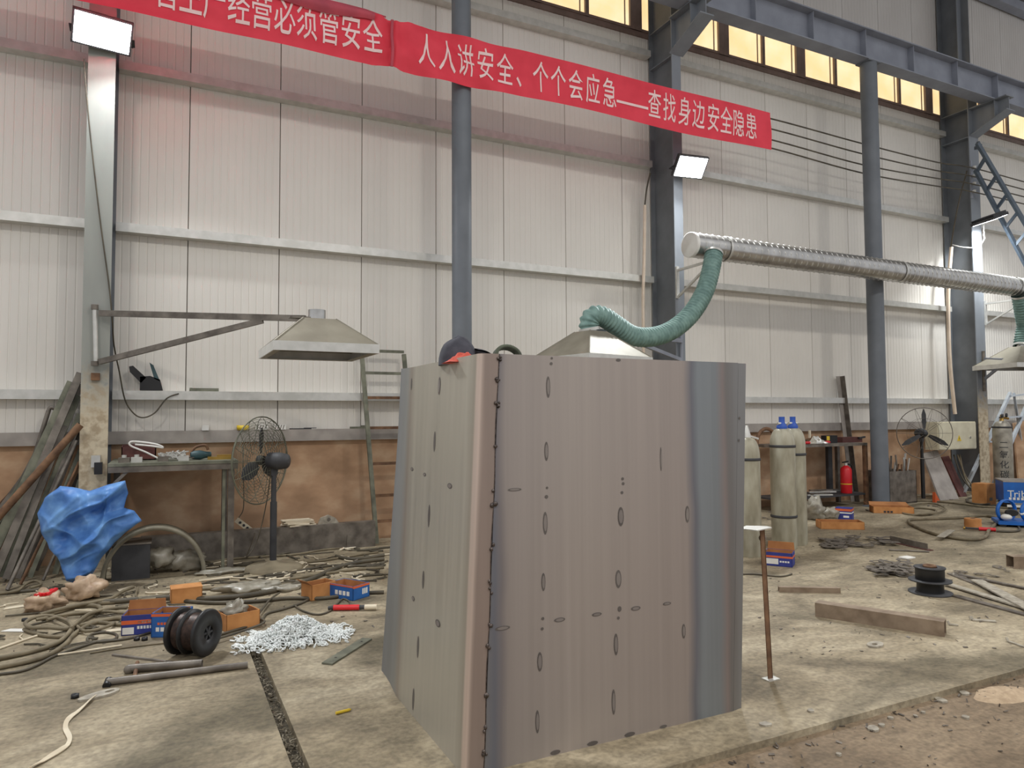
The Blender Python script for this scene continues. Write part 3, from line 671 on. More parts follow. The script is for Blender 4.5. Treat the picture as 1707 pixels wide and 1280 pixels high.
wire([oy(1640, 372, 8.36), oy(1640, 390, 8.3), oy(1640, 400, 8.25), oy(1628, 412, 8.35), oy(1605, 412, 8.5), oy(1588, 408, 8.7)], .010, 'thin white lead from the dark floodlight to the conduit', M_WHITE)
wire([oy(140, 98, 8.36), oy(142, 130, 8.36), oy(150, 220, 8.37), oy(166, 360, 8.37), oy(181, 470, 8.38), oy(187, 530, 8.38), oy(190, 575, 8.6), oy(199, 620, 8.7), oy(208, 665, 8.75), oy(222, 688, 8.78), oy(238, 696, 8.78), oy(258, 688, 8.8), oy(278, 664, 8.82), oy(298, 656, 8.83)], .008, 'thin dark lead from the left floodlight, looping to the wall rail')
st = thing('steep_ladder', 'blue-grey steel ladder sloping down from the corbel at the right edge', 'ladder', oy(1700, 450, 8.05))
s1, s2 = [oy(1629, 238, 7.95), oy(1740, 425, 7.95)], [oy(1626, 283, 8.15), oy(1725, 470, 8.15)]
for a, b in (s1, s2): MB().bar(a, b, .05, .09).build('stringer', M_LADBLUE, st)
for t in (.10, .26, .42, .58, .74, .90): MB().bar(s1[0].lerp(s1[1], t+.02), s2[0].lerp(s2[1], t-.08), .05, .05).build('rung', M_LADBLUE, st)
MB().bar(oy(1627, 247, 8.2), oy(1634, 243, 7.95), .06, .06).build('hook', M_LADBLUE, st)
al = thing('step_ladder', 'pale aluminium step ladder behind the silver gas cylinder', 'ladder', oy(1690, 800, 8.6))
lb_ = [(1684, 655, 1630, 770), (1722, 650, 1672, 770)]
for a in lb_:
    ra0, ra1 = oy(a[0], a[1], 8.65), oy(a[2], a[3], 8.45); MB().bar(ra0, ra0+(ra1-ra0)*(ra0.z/(ra0.z-ra1.z)), .05, .07).build('rail', M_ALU, al)
for t in (.05, .38, .72):
    MB().bar(oy(1684, 655, 8.65).lerp(oy(1630, 770, 8.45), t), oy(1722, 650, 8.65).lerp(oy(1672, 770, 8.45), t), .10, .03).build('tread', M_ALU, al)
for a in ((1690, 655, 1712, 800), (1730, 655, 1752, 800)): MB().bar(oy(a[0], a[1], 8.68), oy(a[2], a[3], 8.9), .04, .04).build('rear_leg', M_ALU, al)

# ================================================================== ALONG THE WALL, LEFT OF THE BOX
# bundle of leaning bars
bars = [  # foot px, head px, head plane y, section, material, size, label or None
    ((-30, 968), (120, 637), 8.62, 'box', M_STEELG, .085, 'wide grey-green channel bar, tallest of those leaning left of the column'),
    ((-12, 972), (134, 622), 8.55, 'box', M_STEEL, .07, None), ((2, 966), (131, 660), 8.60, 'box', M_STEELG, .05, None),
    ((10, 970), (134, 640), 8.66, 'box', M_STEEL, .06, None), ((20, 964), (133, 690), 8.58, 'box', M_STEELG, .05, None),
    ((30, 968), (132, 705), 8.62, 'box', M_STEEL, .045, None), ((40, 962), (131, 720), 8.66, 'box', M_STEEL, .05, None),
    ((50, 966), (134, 750), 8.60, 'box', M_STEELG, .04, None), ((60, 954), (133, 790), 8.64, 'box', M_STEEL, .04, None),
    ((92, 961), (134, 800), 8.5, 'box', M_STEELG, .05, None),
    ((-45, 962), (112, 660), 8.72, 'box', M_STEEL, .06, None), ((-60, 965), (106, 690), 8.70, 'box', M_STEELG, .05, None),
    ((-80, 966), (98, 716), 8.74, 'box', M_STEEL, .06, None), ((-105, 962), (84, 752), 8.72, 'box', M_RUST, .05, None),
    ((12, 985), (128, 735), 8.5, 'round', M_STEEL, .018, None), ((34, 975), (132, 770), 8.5, 'round', M_RUST, .014, None), ((72, 968), (133, 830), 8.45, 'round', M_STEEL, .014, None),
    ((-110, 985), (134, 708), 8.30, 'round', M_RUST, .036, 'rusty brown round pipe leaning across the bundle of bars'),
    ((-2, 955), (81, 684), 8.80, 'round', M_STEEL, .022, 'dark round bar with a hooked top, standing apart from the bundle'),
]
for f0, h0, hy, sec, m, sz, lb in bars:
    a = fl(*f0); a.z = sz*.5; b = oy(h0[0], h0[1], hy)
    mb = MB()
    if sec == 'box':
        mb.bar(a, b, sz, sz*.6, (0, 1, 0)); o = mb.build('steel_bar', m)
    else:
        mb.pipe(a, b, sz, sz*.25, 12); o = mb.build('steel_pipe' if sz > .03 else 'round_bar', m)
    if lb is None: lb = 'grey steel bar leaning in the bundle left of the column' if sec == 'box' else 'thin round bar leaning in the bundle left of the column'
    tag(o, lb, 'metal bar', 'bars leaning left of the column')
    if 'hooked' in lb: MB().tube(smooth_path([b, b+Vector((.02, 0, .03)), b+Vector((.07, 0, .01))]), .02, 8).build('hook', M_STEEL, o).location = (0, 0, 0)

# steel arch (rolled band standing on its two ends)
pl_, pr_ = fl(166, 972), fl(344, 956); ya = (pl_.y+pr_.y)/2; xc = (pl_.x+pr_.x)/2; ra = (pr_.x-pl_.x)/2; ztop = oy(262, 877, ya).z
mb = MB(); n = 28; wd = .2; vs = []
for i in range(n+1):
    t = pi*i/n
    for rr, zz in ((1, 1), (1-.04/ra, 1-.04/ztop)):
        for y in (ya, ya+wd): vs.append((xc-ra*rr*cos(t), y, max(0, ztop*zz*sin(t))))
for i in range(n):
    k = i*4; mb.add([], [])
mb.v = [Vector(p) for p in vs]; mb.f = []; mb.sm = []
for i in range(n):
    k = i*4
    for a, b in ((0, 1), (2, 3), (0, 2), (1, 3)): mb.f.append((k+a, k+b, k+4+b, k+4+a)); mb.sm.append(True)
tag(mb.build('steel_arch', mat('arch_grey', (142, 136, 118), (112, 106, 90), rough=.6, metal=.2)), 'half-round grey steel band standing on the floor like an arch', 'steel arch')

# blue tarpaulin, crumpled over the foot of the column
ytp = 7.62
OL = [(62, 856), (74, 830), (100, 810), (122, 812), (150, 818), (178, 808), (208, 801), (213, 822), (206, 846), (224, 851), (235, 868), (214, 884), (190, 905), (172, 928), (160, 945), (150, 962), (132, 974), (112, 968), (103, 945), (96, 928), (82, 915), (72, 898), (66, 876)]
OP = [oy(u, v, ytp) for u, v in OL]; cx_ = sum(p.x for p in OP)/len(OP); cz_ = sum(p.z for p in OP)/len(OP)
dense = []
for i in range(len(OP)):
    a, b = OP[i], OP[(i+1) % len(OP)]
    for k in range(6): dense.append(a.lerp(b, k/6))
mb = MB(); nr = 44; nd = len(dense); vs = []
def ridged(x, y, s): return 1-min(1, abs(nz3(x, y, s))*2.6)
def ridge(x, z):
    wx_, wz_ = x+.08*nz3(x*4, z*4, 1), z+.08*nz3(x*4, z*4, 8)
    a = wx_*.86+wz_*.5; b = -wx_*.5+wz_*.86
    return .11*ridged(a*1.3, b*4.2, 3)**1.2 + .045*ridged(a*4.5, b*2.2, 11)**1.5 + .020*ridged(a*4, b*9, 21)
for side in (-1, 1):
    for j in range(nr+1):
        t = j/nr
        for p in dense:
            x = cx_+(p.x-cx_)*t; z = cz_+(p.z-cz_)*t
            bul = sqrt(max(0, 1-t**3)); d = bul*(.10 if side < 0 else .12) + (ridge(x, z)-.06)*(1.5 if side < 0 else .5)*(bul*.85+.15)
            vs.append(Vector((x+.02*nz3(x*9, z*9, 3), ytp+side*d, max(.004, z))))
fs_ = []
for s in range(2):
    o = s*(nr+1)*nd
    for j in range(nr):
        for i in range(nd): fs_.append((o+j*nd+i, o+j*nd+(i+1) % nd, o+(j+1)*nd+(i+1) % nd, o+(j+1)*nd+i))
o = nr*nd; o2 = (nr+1)*nd+nr*nd
for i in range(nd): fs_.append((o+i, o+(i+1) % nd, o2+(i+1) % nd, o2+i))
mb.add(vs, fs_, True); tag(mb.build('tarpaulin', M_TARP), 'crumpled bright blue tarpaulin heaped against the dusty column', 'tarpaulin')

# dark crate and wrapped parcel under the arch
p = fl(222, 966); t = thing('steel_crate', 'dark steel crate standing inside the arch', 'crate', p)
pz = oy(222, 908, p.y).z; px0, px1 = oy(186, 940, p.y).x, oy(250, 940, p.y).x
MB().box((px0, p.y, 0), (px1, p.y+.35, pz)).build('body', M_DKGREY, t); MB().box((px0-.01, p.y-.01, pz), (px1+.01, p.y+.36, pz+.015)).build('lid', M_STEEL, t)
p = fl(290, 955); t = thing('wrapped_parcel', 'parcel wrapped in clear crinkled plastic inside the arch', 'parcel', p)
MB().ball(p+Vector((-.12, .05, .16)), .13, 18, 12, (1.1, .8, .75), .5, 3).build('wrap', M_BAG, t); MB().ball(p+Vector((.1, .08, .10)), .15, 18, 12, (1.2, .8, .66), .5, 9).build('wrap', M_BAG, t)

# wall bench with clutter
zb = oy(388, 767, 7.86).z; xb0, xb1 = oy(180, 765, 7.86).x, oy(397, 768, 7.86).x
t = thing('wall_bench', 'narrow steel bench fixed between the left column and the wall', 'bench', ((xb0+xb1)/2, 8.3, 0))
MB().box((xb0, 7.86, zb-.03), (xb1, 8.85, zb)).build('top', M_STEELG, t); MB().box((xb0, 7.87, zb-.09), (xb1, 7.89, zb-.03)).build('edge_rail', M_STEEL, t)
for y in (7.90, 8.78): MB().box((xb1-.09, y, 0), (xb1-.03, y+.05, zb-.03)).build('leg', M_STEEL, t)
MB().box((xb0, 8.78, 0), (xb0+.06, 8.83, zb-.03)).build('leg', M_STEEL, t); MB().bar((xb1-.13, 7.93, .02), (xb1-.13, 7.93, zb-.03), .03, .05).build('leg_stiffener', M_STEELG, t)
MB().bar((xb0+.03, 7.9, zb-.22), (xb0+.2, 7.9, zb-.04), .03, .03).build('brace', M_STEEL, t)
def bench(u, v, y): q = oy(u, v, y); return Vector((q.x, y, zb))
p = bench(232, 755, 8.45); t = thing('parts_tray', 'maroon steel tray on the wall bench', 'tray', p)
MB().box(p+Vector((-.16, -.1, 0)), p+Vector((.16, .12, .012))).build('bottom', M_BROWNRED, t)
for a, b in (((-.16, -.1, 0), (.16, -.09, .14)), ((-.16, .11, 0), (.16, .12, .16)), ((-.16, -.1, 0), (-.15, .12, .15)), ((.15, -.1, 0), (.16, .12, .15))): MB().box(p+Vector(a), p+Vector(b)).build('side', M_BROWNRED, t)
p = bench(243, 752, 8.2); tag(MB().tube(smooth_path([p+Vector(q) for q in ((.12, 0, .02), (.0, 0, .09), (-.14, .02, .16), (-.12, .03, .20), (.08, .05, .17), (.16, .06, .13), (.05, .04, .15), (-.1, .03, .17))]), .010, 6).build('wire_coil', M_WHITE), 'looped pale wire lying over the tray on the bench', 'wire coil')
p = bench(290, 757, 8.1); mb = MB(); rr = random.Random(4)
for i in range(26): mb.bar(p+Vector((rr.uniform(-.16, .14), rr.uniform(-.1, .2), rr.uniform(.01, .10))), p+Vector((rr.uniform(-.16, .14), rr.uniform(-.1, .2), rr.uniform(.01, .10))), .012, .012)
tag(mb.build('wire_bundle', M_GALV), 'tangled heap of bright wire offcuts on the bench', 'wire heap', None, 'stuff')
rr = random.Random(9)
for i, (u, lb) in enumerate(((207, 'small steel clamp block nearest the column on the bench'), (228, 'grey metal block beside the clamp on the bench'), (272, 'zinc pipe fitting standing at the bench edge'), (306, 'pale square block on the bench by the wire heap'))):
    p = bench(u, 760, 7.98+.03*i); t = thing('metal_fitting', lb, 'fitting', p, 'small fittings on the wall bench')
    MB().box(p+Vector((-.05, -.03, 0)), p+Vector((.05, .04, .05)), None).build('block', M_GALV if i % 2 else M_STEEL, t); MB().cyl(p+Vector((0, 0, .05)), p+Vector((0, 0, .075)), .022, n=12).build('boss', M_GALV, t)
p = bench(333, 757, 8.15); t = thing('angle_grinder', 'teal hand tool with a brown handle on the bench', 'hand tool', p)
MB().lathe([(.03, -.09), (.045, -.06), (.05, 0), (.035, .06), (.03, .11)], p+Vector((0, 0, .05)), 14, (1, .2, 0)).build('body', M_TEAL, t)
MB().tube(smooth_path([p+Vector(q) for q in ((-.08, 0, .08), (-.04, 0, .13), (.05, 0, .15), (.08, 0, .10))]), .014, 8).build('handle', M_RUST, t)
MB().lathe([(.06, 0), (.06, .012)], p+Vector((-.09, 0, .02)), 16).build('disc_guard', M_STEEL, t)
p = bench(365, 760, 8.1); tag(MB().box(p+Vector((-.11, -.03, 0)), p+Vector((.12, .05, .03))).box(p+Vector((-.02, -.02, .03)), p+Vector((.12, .03, .05))).build('offcut_stack', M_BRASS), 'small stack of yellowish strips at the free end of the bench', 'offcuts')

# things on the rails and the ledge
p = oy(250, 652, 8.90); p.z = 1.865; t = thing('clamp_holder', 'black pronged holder sitting on the lowest wall rail', 'holder', p)
MB().prism([p+Vector(q) for q in ((-.10, -.05, 0), (.13, -.05, 0), (.10, -.05, .12), (.0, -.05, .16), (-.1, -.05, .15))], (0, .1, 0)).build('body', M_BLACK, t)
MB().prism([p+Vector(q) for q in ((-.09, -.05, .08), (-.04, -.05, .14), (-.17, -.05, .27), (-.21, -.05, .26), (-.2, -.05, .2))], (0, .06, 0)).build('prong', M_BLACK, t)
MB().prism([p+Vector(q) for q in ((.04, -.05, .13), (.10, -.05, .10), (.03, -.05, .28), (-.01, -.05, .31))], (0, .05, 0)).build('prong', M_TEAL, t)
p = oy(341, 655, 8.90); p.z = 1.861; tag(MB().bar(p+Vector((-.15, 0, .018)), p+Vector((.15, 0, .018)), .05, .035).cyl(p+Vector((-.16, 0, .02)), p+Vector((-.13, 0, .02)), .02, n=10).build('short_bar', M_STEELG), 'short dark green bar lying on the lowest wall rail', 'metal bar')
t = oy(406, 724, 8.85); p = Vector((t.x, 8.92, 1.411)); r_ = thing('tape_roll', 'yellow tape roll on the ledge behind the fan', 'tape', p)
MB().lathe([(.035, 0), (.07, 0), (.07, .055), (.035, .055), (.035, 0)], p, 18, None, False).build('roll', M_YELLOW, r_); MB().lathe([(.03, .002), (.035, .002), (.035, .056), (.03, .056)], p, 18, None, False).build('core', M_CARD, r_)
for i, (u, lb) in enumerate(((436, 'white striped carton on the ledge, left of two behind the fan'), (466, 'white striped carton on the ledge, right of two behind the fan'), (342, 'small white block on the ledge above the bench'))):
    q = oy(u, 725, 8.9); p = Vector((q.x, 8.92, 1.411)); b = thing('small_carton', lb, 'carton', p)
    sz = .07 if i < 2 else .035
    MB().box(p+Vector((-sz, -.04, 0)), p+Vector((sz, .04, .06))).build('body', M_WHITE, b)
    if i < 2:
        for k in range(4): MB().prism([p+Vector((-.06+.03*k, -.0405, .005)), p+Vector((-.05+.03*k, -.0405, .005)), p+Vector((-.035+.03*k, -.0405, .055)), p+Vector((-.045+.03*k, -.0405, .055))], (0, -.001, 0)).build('stripe', M_STEEL, b)
p = Vector((oy(600, 723, 8.9).x, 8.92, 1.411)); tag(MB().bar(p+Vector((-.12, 0, .012)), p+Vector((.13, 0, .012)), .04, .024).bar(p+Vector((.02, 0, .03)), p+Vector((.12, 0, .03)), .03, .02).build('short_bar', M_STEELG), 'short dark bar on the ledge beside the frame ladder', 'metal bar')
p = Vector((oy(500, 724, 8.9).x, 8.92, 1.411)); tag(MB().bar(p+Vector((-.12, 0, .006)), p+Vector((.14, .01, .006)), .03, .012).bar(p+Vector((.05, 0, .014)), p+Vector((.2, .01, .014)), .02, .008).build('flat_strip', M_DKGREY), 'thin dark strip on the ledge right of the fan', 'metal strip')

# pedestal fan
def fan(base, ctr, axis, R, label, spokes, rings, mcage, blade_len, mcol, with_base=True, double=True, bw=1.0):
    t = thing('pedestal_fan', label, 'fan', (base.x, base.y, 0)); ax = Vector(axis).normalized()
    a = ax.cross(Vector((0,0,1))).normalized(); b = a.cross(ax)
    if with_base: MB().lathe([(.29, 0), (.29, .02), (.24, .045), (.08, .06), (.04, .09)], base, 32).build('base', mat('fan_base_dusty', (150, 138, 114), (124, 113, 92), rough=.8), t)
    top = Vector((base.x, base.y, ctr.z-.12)); MB().cyl(base+Vector((0, 0, .05)), Vector((base.x, base.y, ctr.z*.62)), .034, n=14).build('pole', mcol, t); MB().cyl(Vector((base.x, base.y, ctr.z*.6)), top, .026, n=14).build('inner_pole', mcol, t)
    MB().bar(top-Vector((0,0,.03)), Vector((base.x, base.y, ctr.z)), .06, .05).build('tilt_joint', M_DKGREY, t)
    m0 = Vector((base.x, base.y, ctr.z)); MB().lathe([(.02, -.17), (.075, -.15), (.09, -.06), (.085, .05), (.05, .07), (.02, .075)], m0, 20, tuple(ax)).build('motor', M_DKGREY, t)
    c = m0+ax*.16; cage = MB()
    def ringp(r, off, n=36): return [c+ax*off+a*(r*cos(2*pi*i/n))+b*(r*sin(2*pi*i/n)) for i in range(n)]
    cage.tube(ringp(R, 0), .007, 6, closed=True); cage.build('cage_rim', mcage, t)
    for sgn in ((-1, 1) if double else (-1,)):
        cg = MB()
        for k in range(rings):
            q = (k+1)/(rings+1); cg.tube(ringp(R*(.18+.82*q), sgn*.09*sqrt(max(0, 1-q*q))), .0022, 4, closed=True)
        for k in range(spokes):
            an = 2*pi*k/spokes; d = a*cos(an)+b*sin(an); cg.tube([c+d*(R*q)+ax*(sgn*.09*sqrt(max(0, 1-q*q))) for q in (.12, .4, .7, .9, 1)], .003, 4)
        cg.build('cage_grille', mcage, t)
    hub = MB().lathe([(.05, -.03), (.05, .03), (.02, .05)], c, 14, tuple(ax)).build('hub', M_DKGREY, t)
    for k in range(3):
        an = pi/2+2*pi*k/3; d = a*cos(an)+b*sin(an); e = ax.cross(d); bl = []
        for q, wv in ((.1, .04), (.4, .075), (.75, .07), (1, .015)):
            tw = .5*(1-q*.5); wv *= bw; bl += [c+d*(.04+blade_len*q)+e*(s*wv)*cos(tw)+ax*(s*wv)*sin(tw)+ax*o for s, o in ((-1, -.003), (1, -.003), (1, .003), (-1, .003))]
        f = []
        for i in range(3):
            for j in range(4): f.append((i*4+j, i*4+(j+1) % 4, i*4+4+(j+1) % 4, i*4+4+j))
        f += [(0, 1, 2, 3), (12, 13, 14, 15)]; MB().add(bl, f).build('blade', M_DKGREY, t)
    return t
b1 = fl(455, 948); fan(b1, oy(456, 768, b1.y), (-.74, .68, .02), oy(447, 693, b1.y).z-oy(447, 768, b1.y).z-.01, 'grey pedestal fan with a fine wire cage before the brown wall', 16, 12, M_STEELG, .30, M_DKGREY)
wire([b1+Vector((-.03, 0, 1.02)), b1+Vector((-.06, .05, .7)), b1+Vector((-.14, .1, .3)), b1+Vector((-.25, .1, .12)), oy(425, 890, 8.45), oy(417, 884, 8.66)], .006, 'dark lead drooping from the fan motor')

# channel beam on the floor along the wall, socket strip, paper stack
pa, pb = fl(338, 938), fl(622, 908); zt = .30
t = thing('channel_beam', 'long dusty channel beam lying along the foot of the wall', 'steel beam', ((pa.x+pb.x)/2, pa.y, 0))
ycb = (pa.y+pb.y)/2
MB().box((pa.x-.6, ycb, 0), (pb.x, ycb+.012, zt)).build('web', M_STEEL, t)
for z in (0, zt-.014): MB().box((pa.x-.6, ycb+.012, z), (pb.x, ycb+.12, z+.014)).build('flange', M_STEEL, t)
MB().prism([Vector((pb.x-.35, ycb-.012, .0)), Vector((pb.x-.18, ycb-.012, 0)), Vector((pb.x-.22, ycb-.012, .12)), Vector((pb.x-.34, ycb-.012, .16))], (0, .01, 0)).build('gusset_plate', M_STEEL, t)
p = oy(497, 885, ycb+.06); p = Vector((p.x, ycb+.06, zt)); rr = random.Random(2)
for i in range(6):
    R = Rz(rr.uniform(-.3, .3)); mb = MB().box((-.16, -.05, 0), (.16, .06, .012), R, p+Vector((rr.uniform(-.04, .04), 0, .0125*i)))
    tag(mb.build('cut_strip', M_PALE), 'pale cut strip in the little stack on the channel beam', 'strip', 'pale strips stacked on the channel beam')
p = oy(548, 885, ycb+.06); p = Vector((p.x, ycb+.06, zt)); t = thing('cast_bracket', 'small grey cast bracket on the channel beam near the box', 'bracket', p)
MB().prism([p+Vector(q) for q in ((-.12, 0, 0), (.12, 0, 0), (.08, 0, .06), (0, 0, .1), (-.09, 0, .07))], (0, .05, 0)).build('plate', M_SLUG, t); MB().cyl(p+Vector((0, -.01, .05)), p+Vector((0, .0, .05)), .02, n=12).build('boss', M_STEEL, t)
pA_, pB_ = oy(394, 866, 8.75), oy(418, 884, 8.70); t = thing('socket_strip', 'pale socket strip hanging on its lead before the brown wall', 'socket strip', pB_)
MB().bar(pA_, pB_, .06, .04, (0, 1, 0)).build('body', M_PALE, t)
for q in (.25, .5, .75): MB().cyl(pA_.lerp(pB_, q)-Vector((0, .03, 0)), pA_.lerp(pB_, q)-Vector((0, .02, 0)), .015, n=10).build('socket', M_DKGREY, t)
wire([oy(405, 740, 8.85), oy(406, 800, 8.85), oy(406, 845, 8.82), oy(400, 860, 8.78), pA_], .006, 'thin dark lead from the ledge down to the socket strip')
wire([pB_, oy(424, 900, 8.65), oy(420, 918, 8.62), fl(405, 930), fl(360, 938), fl(340, 945)], .008, 'pale lead looping from the socket strip to the floor', M_PALE)

# frame ladder behind the box
la, lb2 = oy(603, 588, 8.82), fl(628, 906); t = thing('frame_ladder', 'tall dark steel ladder leaning on the wall between fan and box', 'ladder', lb2)
off = Vector((.55, 0, 0)); MB().bar(la, lb2, .05, .04).build('stringer', M_STEELG, t); MB().bar(la+off, lb2+off, .05, .04).build('stringer', M_STEELG, t)
for v in (584, 622, 664, 715, 775, 828, 870):
    f_ = (v-588)/(906-588); q = la.lerp(lb2, f_); MB().bar(q, q+off, .035, .035).build('rung', M_STEELG if v < 650 else M_RUST, t)

# ================================================================== THE FLOOR ON THE LEFT
def carton(p, size, rot, outer, label, inner=M_CARDIN, closed=False, flaps=(.5, .5, .5, .5), prints=(), name='carton', parent_cat='carton', fill=None):
    """cardboard box with its base at p; prints: (face, x0, x1, z0, z1, material) in fractions of the face"""
    p = Vector(p); R = Rz(rot); a, b, h = size[0]/2, size[1]/2, size[2]; t = thing(name, label, parent_cat, p); th = .006
    g = lambda x, y, z: p+R @ Vector((x, y, z))
    def qb(lo, hi, nm, m, par=None): return MB().box(lo, hi, R, p).build(nm, m, par or t)
    body = MB().box((-a, -b, 0), (a, b, th), R, p)
    for lo, hi in (((-a, -b, 0), (a, -b+th, h)), ((-a, b-th, 0), (a, b, h)), ((-a, -b, 0), (-a+th, b, h)), ((a-th, -b, 0), (a, b, h))): body.box(lo, hi, R, p)
    body = body.build('body', outer, t)
    MB().box((-a+th+.001, -b+th+.001, th), (a-th-.001, b-th-.001, th+.002), R, p).build('inside', inner, t)
    il = MB()
    for lo, hi in (((-a+th, b-th-.002, th), (a-th, b-th, h-.002)), ((-a+th, th-b, th), (-a+th+.002, b-th, h-.002)), ((a-th-.002, th-b, th), (a-th, b-th, h-.002)), ((-a+th, th-b, th), (a-th, th-b+.002, h-.002))): il.box(lo, hi, R, p)
    il.build('lining', inner, t)
    if closed: qb((-a-.002, -b-.002, h), (a+.002, b+.002, h+.006), 'lid', outer)
    else:
        for k, ang in enumerate(flaps):
            if ang is None: continue
            L = min(a, b)*.8; s, c_ = sin(ang)*L, cos(ang)*L
            if k == 0: q = [(-a, -b, h), (a, -b, h), (a*.94, -b-s, h+c_), (-a*.94, -b-s, h+c_)]
            elif k == 1: q = [(-a, b, h), (a, b, h), (a*.94, b+s, h+c_), (-a*.94, b+s, h+c_)]
            elif k == 2: q = [(-a, -b, h), (-a, b, h), (-a-s, b*.94, h+c_), (-a-s, -b*.94, h+c_)]
            else: q = [(a, -b, h), (a, b, h), (a+s, b*.94, h+c_), (a+s, -b*.94, h+c_)]
            MB().prism([g(*z) for z in q], R @ Vector((.003 if k > 1 else 0, .003 if k < 2 else 0, .001))).build('flap', inner if k else outer, t)
    for face, x0, x1, z0, z1, m in prints:
        e = .0012
        if face == 'f': lo, hi = (-a+2*a*x0, -b-e, h*z0), (-a+2*a*x1, -b-.0002, h*z1)
        elif face == 'r': lo, hi = (a+.0002, -b+2*b*x0, h*z0), (a+e, -b+2*b*x1, h*z1)
        else: lo, hi = (-a-e, -b+2*b*x0, h*z0), (-a-.0002, -b+2*b*x1, h*z1)
        MB().box(lo, hi, R, p).build('print', m, t)
    if fill: fill(t, p, R)
    return t
def txt(face, x0, x1, z0, z1, n, m=M_WHITE):
    r = []
    for i in range(n):
        a = x0+(x1-x0)*i/n; b = x0+(x1-x0)*(i+.72)/n; r.append((face, a, b, z0, z1, m))
    return r
VW = -radians(26)                                       # the way the camera looks, as a turn about z
carton(fl(310, 1001), (.24, .17, .12), VW+.5, M_CARD, 'small plain brown carton behind the black wire spool', closed=True)
carton(fl(240, 1052), (.26, .17, .14), VW+.25, M_NAVY, 'navy carton with an orange stripe and white label, left of the wire spool', flaps=(None, .2, None, None),
       prints=[('f', 0, 1, .55, .75, M_ORANGE), ('f', .03, .32, .06, .40, M_WHITE), ('r', 0, 1, .55, .75, M_ORANGE)]+txt('f', .40, .88, .30, .45, 6)+txt('f', .42, .80, .60, .70, 5))
carton(fl(287, 1056), (.22, .18, .17), VW+.05, M_BLUEBOX, 'bright blue open carton half hidden by the black wire spool', flaps=(None, None, None, None),
       prints=[('f', 0, 1, .86, .97, M_ORANGE)]+txt('f', .15, .75, .25, .42, 4)+txt('f', .2, .7, .52, .62, 5, M_ORANGE))
def bagfill(t, p, R):
    MB().ball(p+Vector((-.02, 0, .13)), .07, 18, 12, (1.1, .9, .8), .9, 5).build('plastic_liner', M_BAG, t)
carton(fl(397, 1044), (.25, .19, .12), VW+.75, M_CARD, 'brown carton with crumpled clear plastic, right of the wire spool', flaps=(None, None, None, None), fill=bagfill)
carton(fl(531, 995), (.24, .16, .13), VW+.85, M_CARD, 'plain orange-brown carton next to the blue one near the box', flaps=(None, None, .9, None))
carton(fl(581, 994), (.30, .20, .12), VW-.55, M_BLUEBOX, 'blue open carton with a red rim near the steel box', flaps=(None, None, None, None),
       prints=[('r', 0, 1, .84, .99, M_ORANGE), ('f', 0, 1, .90, .99, M_ORANGE)]+txt('f', .3, .9, .3, .6, 4)+txt('r', .55, .9, .3, .7, 3))
def bag(u, v, r, sq, m, label, seed, extra=None):
    p = fl(u, v); t = thing('plastic_bag', label, 'bag', p)
    b = MB().ball(p+Vector((0, 0, r*sq[2]*.88)), r, 22, 14, sq, .75, seed)
    for q in b.v: q.z = max(.002, q.z)
    b.build('bag', m, t)
    if extra: extra(t, p)
    return t
def redstuff(t, p):
    for i in range(4): MB().bar(p+Vector((-.06+.025*i, -.03, .135)), p+Vector((.0+.025*i, .05, .145+.004*i)), .028, .02).build('red_part', M_FIRERED, t)
bag(74, 1018, .115, (1.15, .85, .72), M_BAGB, 'brown crumpled bag with red parts showing, on the left floor', 2, redstuff)
bag(139, 998, .13, (1.1, .8, .7), M_BAGB, 'open brown crumpled bag below the blue tarpaulin', 6, lambda t, p: MB().ball(p+Vector((-.02, 0, .09)), .07, 12, 8, (1, .8, .4), .6, 8).build('dark_contents', M_DKGREY, t))
bag(414, 985, .18, (1.25, .75, .22), M_BAG, 'flat clear plastic bag lying before the fan base', 12)
bag(470, 985, .13, (1.2, .6, .22), M_BAG, 'small crinkled plastic sheet among the hoses beside the fan', 15)
bag(373, 955, .15, (1.5, .6, .16), M_BAG, 'thin grey plastic scrap left of the fan base', 19)

